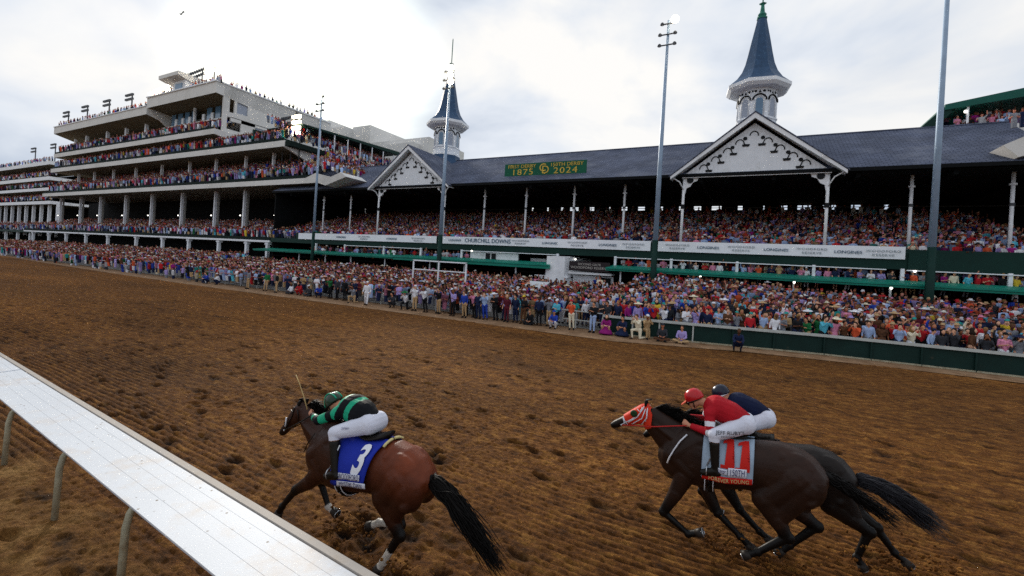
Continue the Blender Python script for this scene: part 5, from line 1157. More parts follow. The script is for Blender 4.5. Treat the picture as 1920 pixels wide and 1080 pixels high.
def horse(H, label):
    y0 = H['y']; bx = H['bx']; dz = H['dz']; sl = H['sl']; P = []; up = (0, 0, 1); side = (0, 1, 0)
    rings = []
    for d, zt, zb, hw in PROF:
        zt += dz; zb += dz; zm = zb+(zt-zb)*.47; rings.append(((bx-d*sl, y0, zm), up, zt-zm, zm-zb, hw, side, EX))
    P.append(dict(k='loft', rings=rings, n=32))
    def chain(pts, rr):
        out = []
        for i, (c, (ru, rd, rs)) in enumerate(zip(pts, rr)):
            a = Vector(pts[max(i-1, 0)]); b = Vector(pts[min(i+1, len(pts)-1)]); d = (b-a).normalized(); u = Vector((-d.z, 0, d.x))
            if u.z < 0: u = -u
            out.append((c, tuple(u), ru, rd, rs, side, .95))
        return out
    P.append(dict(k='loft', rings=chain(H['neck'], H['neckr']), n=24))
    P.append(dict(k='loft', rings=chain(H['head'], [(.07, .08, .06), (.085, .12, .082), (.078, .135, .085), (.068, .095, .07), (.055, .065, .055), (.052, .058, .058), (.035, .040, .042)]), n=20))
    hd = [Vector(q) for q in H['head']]; hdir = (hd[-1]-hd[0]).normalized(); hup = Vector((-hdir.z, 0, hdir.x)); hup = hup if hup.z > 0 else -hup
    for s in (-1, 1):
        X = lambda d: bx-d*sl
        P.append(E_((X(.36), y0+s*.125, 1.12+dz), (.27, .118, .26), 'coat', ry=R_(-15)))
        P.append(E_((X(.20), y0+s*.12, 1.02+dz), (.18, .12, .25), 'coat'))
        P.append(C((X(1.40), y0+s*.15, 1.28+dz), (X(1.72), y0+s*.145, 1.02+dz), .11, .115, 'coat', fl=.75))
        P.append(C((X(1.72), y0+s*.14, 1.0+dz), (X(1.50), y0+s*.16, .86+dz), .11, .11, 'coat', fl=.8))
        P.append(E_((X(1.80), y0+s*.085, .98+dz), (.10, .09, .15), 'coat'))
        P.append(C((X(1.44), y0+s*.160, 1.32+dz), (X(1.66), y0+s*.175, 1.02+dz), .052, .062, 'coat', fl=.75)); P.append(C((X(1.30), y0+s*.200, 1.20+dz), (X(1.48), y0+s*.205, .95+dz), .055, .07, 'coat', fl=.7))
        P.append(C((X(.08), y0+s*.09, 1.12+dz), (X(.20), y0+s*.175, .86+dz), .07, .08, 'coat')); P.append(C((X(.50), y0+s*.15, 1.30+dz), (X(.62), y0+s*.185, .98+dz), .07, .065, 'coat'))
        P.append(C((X(1.62), y0+s*.115, 1.16+dz), tuple(Vector(H['neck'][3])+Vector((0, s*.06, -.04))), .060, .045, 'coat'))
    P.append(E_(tuple(hd[1]+hdir*.05+hup*.03), (.03, .088, .025), 'coat'))
    N0 = len(P)
    hoofs = []
    for nm, Lg in H['legs'].items():
        el, kn, fe, ho = [np.array(q, float) for q in Lg[:4]]; sock = Lg[4] if len(Lg) > 4 else 0
        f = nm[1] == 'F'; s = -1 if nm[0] == 'L' else 1
        if f:
            P.append(C(tuple(el+np.array((0, 0, .05))), tuple(el+(kn-el)*.45), .125, .092, 'coat', fl=.74)); P.append(C(tuple(el+(kn-el)*.4), tuple(kn), .094, .058, 'fade', fl=.85)); P.append(E_(tuple(kn), (.064, .056, .070), 'dark')); P.append(C(tuple(kn), tuple(kn+(fe-kn)*.9), .050, .038, 'dark', fl=.85))
        else:
            hipc = np.array((bx-.34*sl, el[1], 1.08+dz)); P.append(C(tuple(hipc), tuple(el), .20, .160, 'coat', fl=.62)); P.append(C(tuple(hipc+np.array((.08, 0, -.08))), tuple(el+(kn-el)*.45+np.array((.03, 0, 0))), .18, .115, 'coat', fl=.62))
            P.append(C(tuple(el), tuple(el+(kn-el)*.6), .155, .105, 'coat', fl=.68)); P.append(C(tuple(el+(kn-el)*.5), tuple(kn), .108, .066, 'fade', fl=.78)); P.append(E_(tuple(kn+np.array((.012, 0, .0))), (.072, .052, .076), 'dark')); P.append(C(tuple(kn), tuple(kn+(fe-kn)*.9), .056, .041, 'dark', fl=.85))
        P.append(E_(tuple(fe), (.052, .045, .052), 'sock' if sock > 0 else 'dark')); cor = fe+(ho-fe)*.55; P.append(C(tuple(fe), tuple(cor), .040, .044, 'sock' if sock > 0 else 'dark'))
        if sock > .5: P.append(C(tuple(kn+(fe-kn)*.62), tuple(fe), .043, .043, 'sock', bias=-.01))
        d = (ho-fe)/np.linalg.norm(ho-fe); hoofs.append((cor, ho, d))
        P.append(C(tuple(cor), tuple(cor+(ho-cor)*.4), .044, .050, 'sock' if sock > 0 else 'dark'))
    co, fv = blob(P, 0.0125, 8); vn = vnormals(co, fv)
    Lp = P[N0:]; bi, bt, bd_ = closest3(co, Lp)
    coat = np.array(srgb(H['coat'])[:3]); dk = np.array(srgb(H['dark'])[:3]); sock = np.array(srgb('#b9b3aa')[:3]); rump_light = np.array(srgb(H.get('top', H['coat']))[:3])
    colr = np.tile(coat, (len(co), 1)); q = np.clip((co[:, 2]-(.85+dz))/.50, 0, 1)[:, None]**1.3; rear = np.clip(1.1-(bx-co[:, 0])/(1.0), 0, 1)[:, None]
    colr = colr*(1-q*rear)+rump_light*q*rear  # sun highlight on the upper rump painted into the coat colour
    tags = np.array([p['t'] for p in Lp]); tg = tags[bi]; near = bd_ < .035
    m_ = near & (tg == 'dark'); colr[m_] = dk; m_ = near & (tg == 'sock'); colr[m_] = sock
    m_ = near & (tg == 'fade'); w = np.clip(bt[m_]*1.4-.1, 0, 1)[:, None]; colr[m_] = colr[m_]*(1-w)+dk*w
    hh = (co-np.array(hd[0]))@np.array(hdir); hl = (hd[-1]-hd[0]).length; perp = np.linalg.norm(co-np.array(hd[0])-hh[:, None]*np.array(hdir), axis=1)
    w = (np.clip((hh/hl-.62)/.3, 0, 1)*(perp < .17)*(co[:, 0] < hd[1].x+.1))[:, None]; colr = colr*(1-w)+dk*w
    root = empty(H['name'], (bx-1.0*sl, y0, 0), label, 'horse', 'racehorses at full gallop')
    me = D.meshes.new('body'); o0 = ORG[root]; cl = co-np.array(o0)
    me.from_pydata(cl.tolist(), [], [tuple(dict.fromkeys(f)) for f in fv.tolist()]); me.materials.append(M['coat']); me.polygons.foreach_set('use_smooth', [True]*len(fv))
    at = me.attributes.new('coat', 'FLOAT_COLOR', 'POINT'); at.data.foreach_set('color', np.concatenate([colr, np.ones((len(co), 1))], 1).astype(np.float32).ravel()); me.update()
    b = D.objects.new('body', me); COL.objects.link(b); b.parent = root
    H['co'], H['vn'], H['fv'], H['root'], H['hd'], H['hdir'], H['hup'] = co, vn, fv, root, hd, hdir, hup
    for cor, ho, d in hoofs:
        mb = MB(); s1 = cor+d*.0; e = ho+d*.015; mb.tube([tuple(s1+d*.0), tuple(s1+(e-s1)*.5), tuple(e)], [.047, .055, .062], 12); mb.build('hoof', M['hoof'], root)
        mb = MB(); dv = Vector(d); u = Vector((0, 1, 0)); s_ = dv.cross(u).normalized()
        pts = [Vector(e)+dv*.004+(s_*math.cos(a)+u*math.sin(a))*.050 for a in np.linspace(-2.5, 2.5, 12)]; mb.tube(pts, .008, 5); mb.build('horseshoe', M['shoe'], root)
    for s in (-1, 1):                                           # ears and eyes
        mb = MB(); base = hd[0]+hup*.055+Vector((0, s*.045, 0))+hdir*.02; tip = base+hup*.10+Vector((.11, s*.015, .0))*H.get('earback', 1.0)
        mb.tube([base, base.lerp(tip, .4), base.lerp(tip, .8), tip], [.030, .034, .018, .003], 8, flat=.55); mb.build('ear', M['coat2'] if 'coat2' in M else M['mane'], root)
        mb = MB(); c = hd[0].lerp(hd[-1], .34)+hup*.035+Vector((0, s*.066, 0)); mb.ball(c, (.019, .012, .017), 10, 7); mb.build('eye', M['eye'], root)
        mb = MB(); c = hd[-1]-hdir*.03+hup*.02+Vector((0, s*.036, 0)); mb.ball(c, (.014, .008, .011), 8, 6); mb.build('nostril', M['eye'], root)
    r_ = random.Random(H['seed'])
    mb = MB(); nk = H['neck']; nr = H['neckr']                  # mane flying back off the crest
    for i in range(320):
        t = r_.random()*(len(nk)-1.6)+.55; k = min(int(t), len(nk)-2); f = t-k; c = Vector(nk[k]).lerp(Vector(nk[k+1]), f); ru = nr[k][0]*(1-f)+nr[k+1][0]*f
        d = (Vector(nk[k+1])-Vector(nk[k])).normalized(); u = Vector((-d.z, 0, d.x)); u = u if u.z > 0 else -u
        p0 = c+u*(ru-.015)+Vector((0, r_.uniform(-.015, .015), 0)); l_ = r_.uniform(.08, .26)
        mb.tube([p0, p0+u*l_*.45+Vector((.05, r_.uniform(-.02, .02), .01)), p0+u*l_*.55+Vector((l_*.8, r_.uniform(-.05, .05), r_.uniform(-.04, .05)))], [.0065, .0055, .001], 3)
    for i in range(40):
        p0 = hd[0]+hup*.07+Vector((0, r_.uniform(-.02, .02), 0)); mb.tube([p0, p0+hup*.06+Vector((.02, 0, 0)), p0+hup*.07+Vector((.10, r_.uniform(-.03, .03), .02))], [.008, .007, .002], 4)
    mb.build('mane', M['mane'], root)
    mb = MB(); tp = [Vector(q) for q in H['tail']]; n = len(tp)
    for i in range(int(H.get('strands', 230)*1.7)):
        a = r_.random()*2*math.pi; rr = math.sqrt(r_.random()); pts = []; ln = r_.uniform(.55, 1.0); ph = r_.uniform(0, 6); wv = r_.uniform(.0, .035); ln = ln if r_.random() < .75 else ln*.6; fly = Vector((r_.uniform(-.05, .10), r_.uniform(-.08, .08), r_.uniform(-.10, .06)))
        m = 9
        for k in range(m):
            t = k/(m-1)*ln*(n-1); j = min(int(t), n-2); f = t-j
            # catmull-rom
            p0, p1, p2, p3 = tp[max(j-1, 0)], tp[j], tp[j+1], tp[min(j+2, n-1)]
            c = 0.5*((2*p1)+(p2-p0)*f+(2*p0-5*p1+4*p2-p3)*f*f+(3*p1-p0-3*p2+p3)*f*f*f)
            w = np.interp(t/(n-1), [0, .2, .55, 1], H.get('tw', [.035, .055, .085, .12]))*rr
            w += .0; c = c+fly*(k/(m-1))**2*(1.0 if i % 3 == 0 else .35)
            pts.append(c+Vector((.25*math.sin(a)*w, math.cos(a)*w, math.sin(a)*w))+Vector((0, 1, 1))*wv*math.sin(ph+k*.9))
        mb.tube(pts, [.0065]*(m-4)+[.0055, .0045, .003, .0008], 3)
    mb.build('tail', [M[H.get('tailm', 'mane')]], root)
    mb = MB(); mb.tube([tp[0]+(tp[0]-tp[1])*.25, tp[0], tp[0].lerp(tp[1], .6)], [.045, .042, .03], 10); mb.build('dock', M['mane'], root)
    return root
def snap(H, x, z, off=.012, side=-1, r=.03):
    co = H['co']; w = (np.abs(co[:, 0]-x) < r) & (np.abs(co[:, 2]-z) < r)
    if not w.any(): return Vector((x, H['y']+side*.1, z))
    y = co[w, 1].min() if side < 0 else co[w, 1].max(); return Vector((x, y+side*off, z))
def sheet(H, x0, x1, a0, a1, off, name, m, parent, both=True, nx=12, na=16, th=.006, flare=0.0, slant=0.0):
    out = None
    for s in ((-1, 1) if both else (-1,)):
        mb = MB(); vs = []
        for i in range(nx+1):
            for k in range(na+1):
                x = x0+(x1-x0)*i/nx-slant*(i/nx)*(k/na)
                an = a0+(a1-a0)*k/na; e_ = off+flare*(k/na)**2+.004*math.sin(i*1.3+k*.7)*(k/na)
                vs.append(skin_pt(H, x, an, e_, s))
        n = len(vs)
        for i in range(nx+1):
            for k in range(na+1):
                x = x0+(x1-x0)*i/nx-slant*(i/nx)*(k/na)
                an = a0+(a1-a0)*k/na; vs.append(skin_pt(H, x, an, off-th+flare*(k/na)**2+.004*math.sin(i*1.3+k*.7)*(k/na), s))
        W_ = na+1; fs = [(i*W_+k, i*W_+k+1, (i+1)*W_+k+1, (i+1)*W_+k) for i in range(nx) for k in range(na)]
        fs += [(n+q[3], n+q[2], n+q[1], n+q[0]) for q in fs]
        for i in range(nx): fs += [(i*W_+na, n+i*W_+na, n+(i+1)*W_+na, (i+1)*W_+na), (i*W_, (i+1)*W_, n+(i+1)*W_, n+i*W_)]
        for k in range(na): fs += [(k, n+k, n+k+1, k+1), (nx*W_+k, nx*W_+k+1, n+nx*W_+k+1, n+nx*W_+k)]
        mb.add(vs, fs, smooth=True); o = mb.build(name, m, parent, fixn=True); out = out or o
    return out
def digit_one(dx, s):
    q = [(-.26, -.5), (.26, -.5), (.26, -.40), (.11, -.40), (.11, .5), (-.04, .5), (-.26, .36), (-.26, .24), (-.11, .30), (-.11, -.40), (-.26, -.40)]
    return [(dx+x*s, y*s, 0) for x, y in q]
def cloth_text(H, txt, size, xc, anc, m, parent, off, sx=1.0, az=1.0, name='number', shear=0.0, bold=0.0, depth=0.0):
    if txt == '1': v = digit_one(0, size); f = [tuple(range(len(v)))]
    else: v, f = text_mesh(txt, size, 0.0, bold=bold)
    bm = bmesh.new(); vs = [bm.verts.new(p) for p in v]
    for q in f:
        try: bm.faces.new([vs[i] for i in q])
        except ValueError: pass
    bmesh.ops.triangulate(bm, faces=bm.faces)
    for lv in np.arange(-size, size, .03):
        bmesh.ops.bisect_plane(bm, geom=bm.verts[:]+bm.edges[:]+bm.faces[:], plane_co=(0, lv, 0), plane_no=(0, 1, 0))
    zt, zb, hw = section(H, xc); per = (zt-zb)*.5+.02
    for p in bm.verts:
        an = anc+(p.co.y*az)/per; p.co = skin_pt(H, xc+p.co.x*sx+shear*p.co.y, an, off)
    bm.verts.index_update(); mb = MB(); mb.add([tuple(p.co) for p in bm.verts], [tuple(q.index for q in fc.verts) for fc in bm.faces])
    bm.free(); return mb.build(name, m, parent, fixn=False)
def strap(H, pts, r, m, parent, name, off=.014, side=-1):
    mb = MB(); mb.tube([snap(H, x, z, off, side) for x, z in pts], r, 5); return mb.build(name, m, parent)
def tack(H, clothcol, x0, x1, a1, slant=0.0):
    root = H['root']; M_ = mat('saddle_cloth', srgb(clothcol), 0.7, 0.08, 8, 0.1, 60)
    cl = sheet(H, x0, x1, R_(84), a1, .032, 'saddle_cloth', M_, root, flare=.02, slant=slant)
    xg = x0+.10
    for s in (-1, 1):
        mb = MB(); mb.tube([skin_pt(H, xg+.02*math.sin(a*2), R_(a), .022, s) for a in np.linspace(a1*57.3-4, -90, 14)], .028, 6, flat=.3); mb.build('girth', M['leather'], root)
        for dx in (-.045, .05):
            mb = MB(); mb.tube([skin_pt(H, xg+dx+.02*math.sin(a*2), R_(a), .03, s) for a in np.linspace(8, -86, 16)], .0065, 5); mb.build('girth_edge', M['whitestrap'], root)
    mb = MB(); xm = (x0+x1)/2-.02; rr = []                        # small racing saddle
    for i, t in enumerate(np.linspace(0, 1, 7)):
        x = x0+.12+(x1-x0-.2)*t; zt, zb, hw = section(H, x); rr.append(((x, H['y'], zt+.035+.035*abs(t-.5)**2*4), (0, 0, 1), .03+.02*abs(t-.5), .04, .11+.04*math.sin(t*3), (0, 1, 0), .9))
    vs = []; n = 14
    for c, u, ru, rd, rs_, sd, ex in rr:
        for k in range(n):
            an = 2*math.pi*k/n; vs.append(Vector(c)+Vector(u)*(math.sin(an)*ru)+Vector(sd)*(math.cos(an)*rs_))
    mb.add(vs, [(i*n+k, i*n+(k+1) % n, (i+1)*n+(k+1) % n, (i+1)*n+k) for i in range(6) for k in range(n)]+[tuple(range(n))[::-1], tuple(6*n+k for k in range(n))], smooth=True); mb.build('saddle', M['leather'], root)
    return cl
def bridle(H, m, hand, hand2, mrein):
    root = H['root']; hd, hdir, hup = H['hd'], H['hdir'], H['hup']; hl = (hd[-1]-hd[0]).length
    def HP(t, w): p = hd[0]+hdir*(hl*t)+hup*w; return (p.x, p.z)
    for s in (-1, 1):
        strap(H, [HP(.10, .06), HP(.25, .0), HP(.45, -.02), HP(.72, -.03)], .008, m, root, 'cheek_strap', .006, s)
        strap(H, [HP(.62, .045), HP(.64, 0), HP(.66, -.05)], .008, m, root, 'noseband', .006, s)
        strap(H, [HP(.12, .05), HP(.2, .03), HP(.22, .07)], .007, m, root, 'browband', .006, s)
        strap(H, [HP(.05, .0), HP(.12, -.07), HP(.2, -.12)], .007, m, root, 'throat_strap', .006, s)
        mb = MB(); b = snap(H, *HP(.74, -.035), .012, s); mb.ball(b, .014, 8, 6); mb.build('bit_ring', M['shoe'], root)
        h = Vector(hand if s < 0 else hand2); mid = b.lerp(h, .5)+Vector((0, s*.02, -.015)); mb = MB(); mb.tube([b, mid, h], .0085, 6); mb.build('rein', mrein, root)

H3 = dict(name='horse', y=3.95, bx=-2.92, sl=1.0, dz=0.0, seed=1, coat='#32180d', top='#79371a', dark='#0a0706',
  neck=[(-4.42, 3.95, 1.06), (-4.60, 3.95, 1.14), (-4.78, 3.95, 1.24), (-4.95, 3.95, 1.36), (-5.07, 3.95, 1.46)], neckr=[(.34, .34, .17), (.28, .27, .135), (.215, .21, .105), (.165, .16, .085), (.11, .12, .07)],
  head=[(-5.06, 3.95, 1.50), (-5.12, 3.95, 1.45), (-5.20, 3.95, 1.37), (-5.28, 3.95, 1.28), (-5.36, 3.95, 1.18), (-5.43, 3.95, 1.10), (-5.47, 3.95, 1.05)],
  legs=dict(LF=[(-4.50, 3.80, .80), (-4.93, 3.80, .50), (-5.17, 3.80, .22), (-5.25, 3.80, .08)], RF=[(-4.52, 4.10, .78), (-4.86, 4.12, .50), (-4.69, 4.12, .22), (-4.53, 4.12, .18), .3],
            LH=[(-3.46, 3.80, .84), (-3.21, 3.81, .50), (-3.40, 3.79, .15), (-3.47, 3.79, .035), 1], RH=[(-3.60, 4.08, .80), (-3.46, 4.10, .40), (-3.80, 4.12, .30), (-3.96, 4.12, .20), 1]),
  tail=[(-2.93, 3.95, 1.13), (-2.72, 3.93, 1.06), (-2.49, 3.90, .94), (-2.22, 3.86, .76), (-1.92, 3.80, .58)], earback=1.2, strands=380, tw=[.035, .065, .075, .055])
H11 = dict(name='horse', y=6.45, bx=.95, sl=.985, dz=.12, seed=2, coat='#28170f', top='#321c12', dark='#080606',
  neck=[(-.52, 6.45, 1.18), (-.68, 6.45, 1.27), (-.85, 6.45, 1.38), (-1.02, 6.45, 1.50), (-1.13, 6.45, 1.60)], neckr=[(.34, .36, .17), (.27, .31, .14), (.205, .255, .112), (.16, .205, .094), (.11, .14, .072)],
  head=[(-1.12, 6.45, 1.645), (-1.19, 6.45, 1.60), (-1.28, 6.45, 1.535), (-1.38, 6.45, 1.465), (-1.49, 6.45, 1.39), (-1.58, 6.45, 1.33), (-1.64, 6.45, 1.29)],
  legs=dict(LF=[(-.60, 6.31, .86), (-.84, 6.30, .36), (-.52, 6.30, .17), (-.36, 6.30, .24)], RF=[(-.45, 6.60, .86), (-.20, 6.58, .42), (.08, 6.57, .20), (.22, 6.57, .09)],
            LH=[(.32, 6.29, .88), (.56, 6.28, .50), (.27, 6.27, .23), (.13, 6.27, .14)], RH=[(.50, 6.60, .84), (.88, 6.60, .58), (.62, 6.60, .26), (.50, 6.60, .12)]),
  tail=[(.94, 6.45, 1.26), (1.10, 6.50, 1.18), (1.28, 6.58, 1.06), (1.50, 6.66, .92), (1.72, 6.7, .80)], earback=.4, strands=150, tw=[.03, .04, .05, .07])
H2 = dict(name='horse', y=7.15, bx=1.35, sl=.985, dz=-.05, seed=3, coat='#17100d', top='#1c130f', dark='#070505',
  neck=[(-0.130, 7.15, 1.0), (-0.310, 7.15, 1.08), (-0.500, 7.15, 1.18), (-0.690, 7.15, 1.29), (-0.830, 7.15, 1.38)], neckr=[(.34, .36, .17), (.27, .31, .14), (.205, .255, .112), (.16, .205, .094), (.11, .14, .072)],
  head=[(-0.820, 7.15, 1.42), (-0.890, 7.15, 1.37), (-0.980, 7.15, 1.30), (-1.070, 7.15, 1.22), (-1.170, 7.15, 1.13), (-1.250, 7.15, 1.06), (-1.300, 7.15, 1.01)],
  legs=dict(LF=[(-0.210, 7.02, .72), (0.050, 7.0, .36), (0.310, 7.0, .13), (0.430, 7.0, .05)], RF=[(-0.230, 7.28, .72), (-0.450, 7.28, .34), (-0.290, 7.28, .12), (-0.170, 7.28, .10)],
            LH=[(1.090, 7.01, .74), (1.470, 7.02, .50), (1.370, 7.02, .15), (1.440, 7.02, .04)], RH=[(1.130, 7.28, .74), (1.590, 7.28, .47), (1.790, 7.28, .22), (1.940, 7.28, .10)]),
  tail=[(1.340, 7.15, 1.07), (1.510, 7.15, 1.05), (1.750, 7.15, .96), (1.98, 7.15, .82), (2.20, 7.15, .68)], earback=1.0, strands=330, tailm='maneg', tw=[.04, .06, .10, .11])
M['orange'] = mat('orange_hood', srgb('#d3351c'), 0.6, 0.08, 12, 0.1, 80)
M['numred'] = mat('red_number', srgb('#c22018'), 0.6, 0.03, 8); M['numwhite'] = mat('white_number', srgb('#e4e6ee'), 0.6, 0.03, 8)
M['patch'] = mat('white_patch', srgb('#d4d6e2'), 0.6, 0.04, 8); M['rein_red'] = mat('red_rein', srgb('#b52a26'), 0.5, 0.06, 8); M['blueink'] = mat('dark_blue_ink', srgb('#232a5e'), 0.6, 0.03, 8)
M['padyellow'] = mat('cream_pad', srgb('#cfc188'), 0.8, 0.1, 10)
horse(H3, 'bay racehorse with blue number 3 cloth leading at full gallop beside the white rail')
horse(H11, 'dark brown racehorse with orange hood and grey number 11 cloth')
horse(H2, 'nearly black racehorse galloping on the far side of the orange hooded horse')
# ---- number 3
cl = tack(H3, '#1c2f9c', -4.13, -3.50, R_(-19), slant=.15)
cloth_text(H3, '3', .44, -3.72, R_(27), M['numwhite'], cl, .052, sx=.72, az=1.0, shear=.22, bold=.014)
for (a0, a1, x0, x1, t, sz, xc) in ((-5, 3, -3.98, -3.68, 'WOODFORD', .060, -3.83), (-18, -8, -4.00, -3.60, 'MYSTIK DAN', .070, -3.80)):
    pt_ = sheet(H3, x0, x1, R_(a1), R_(a0), .062, 'name_patch', M['patch'], cl, both=False, nx=6, na=3, th=.002)
    cloth_text(H3, t, sz, xc, R_((a0+a1)/2), M['blueink'], cl, .070, sx=.8, name='lettering')
for s in (-1, 1):
    mb = MB(); mb.tube([skin_pt(H3, -3.50+.0*a, R_(a), .03, s) for a in np.linspace(88, 60, 6)], .016, 6); mb.build('pad_edge', M['padyellow'], H3['root'])
# ---- number 11
cl = tack(H11, '#97a9bb', -.40, .17, R_(-16))
for xq in (-.10, .065): cloth_text(H11, '1', .37, xq, R_(36), M['numred'], cl, .052, sx=.8, az=1.0, shear=.06)
band = sheet(H11, -.39, .165, R_(-6), R_(-18), .060, 'red_hem', M['numred'], cl, both=False, nx=6, na=4, th=.002)
for (x0, x1, a0, a1, t, sz) in ((-.22, -.11, -2, 5, 'DERBY', .035), (-.10, .10, -5, 8, '150TH', .075)):
    sheet(H11, x0, x1, R_(a1), R_(a0), .064, 'name_patch', M['patch'], cl, both=False, nx=4, na=3, th=.002); cloth_text(H11, t, sz, (x0+x1)/2, R_((a0+a1)/2), M['blueink'], cl, .071, sx=.8, name='lettering')
cloth_text(H11, 'FOREVER YOUNG', .062, -.09, R_(-12), M['padyellow'], cl, .070, sx=.9, name='lettering')
tack(H2, '#20242e', -.06, .50, R_(-14))
# hood of the orange hooded horse
def hood(H):
    co, fv, vn = H['co'], H['fv'], H['vn']; hd, hdir, hup = H['hd'], H['hdir'], H['hup']; hl = (hd[-1]-hd[0]).length
    fcn = co[fv].mean(1); rel = fcn-np.array(hd[0]); t = rel@np.array(hdir)/hl; u = rel@np.array(hup)
    msk = (t > -.02+u*-.9*0) & (t < .60) & (u < .12) & (u > -.22) & (fcn[:, 0] < hd[0].x+.05)
    d_eye = np.linalg.norm((fcn-np.array(hd[0].lerp(hd[-1], .34)+hup*.035))[:, [0, 2]], axis=1); msk &= d_eye > .026
    o = sub_mesh('hood', co-np.array(ORG[H['root']]), fv, msk, .012, vn, M['orange'], H['root']); ORG[o] = ORG[H['root']]
    for s in (-1, 1):
        mb = MB(); c = hd[0].lerp(hd[-1], .33)+hup*.04+Vector((0, s*.085, 0)); mb.lathe([(.045, 0), (.05, .02), (.03, .035), (.01, .03)], (0, 0, 0), 12, smooth=True)
        for q in range(len(mb.v)-48, len(mb.v)): a_, b_, c_ = mb.v[q]; mb.v[q] = tuple(c+Vector((a_, s*c_, b_)))
        mb.build('eye_cup', mat('dark_green_cup', srgb('#1c3a1e'), 0.5), H['root'], fixn=True)
    def HP(t, w): p = hd[0]+hdir*(hl*t)+hup*w; return (p.x, p.z)
    for s in (-1, 1):
        for q in ([HP(.60, .05), HP(.61, 0), HP(.60, -.06)], [HP(.05, .07), HP(.12, .03), HP(.10, .07)], [HP(.08, .05), HP(.3, -.02), HP(.55, -.04)], [HP(.05, .03), HP(.22, -.06), HP(.5, -.08)], [HP(.0, .03), HP(.12, -.08), HP(.33, -.14)]):
            strap(H, q, .0065, M['whitestrap'], H['root'], 'hood_trim', .020, s)
hood(H11)
strap(H11, [(-.60, 1.46), (-.68, 1.36), (-.74, 1.25), (-.79, 1.14), (-.82, 1.04)], .010, M['whitestrap'], H11['root'], 'yoke_strap', .012)
strap(H3, [(-4.62, 1.30), (-4.72, 1.16), (-4.80, 1.02)], .006, M['leather'], H3['root'], 'yoke_strap', .008)

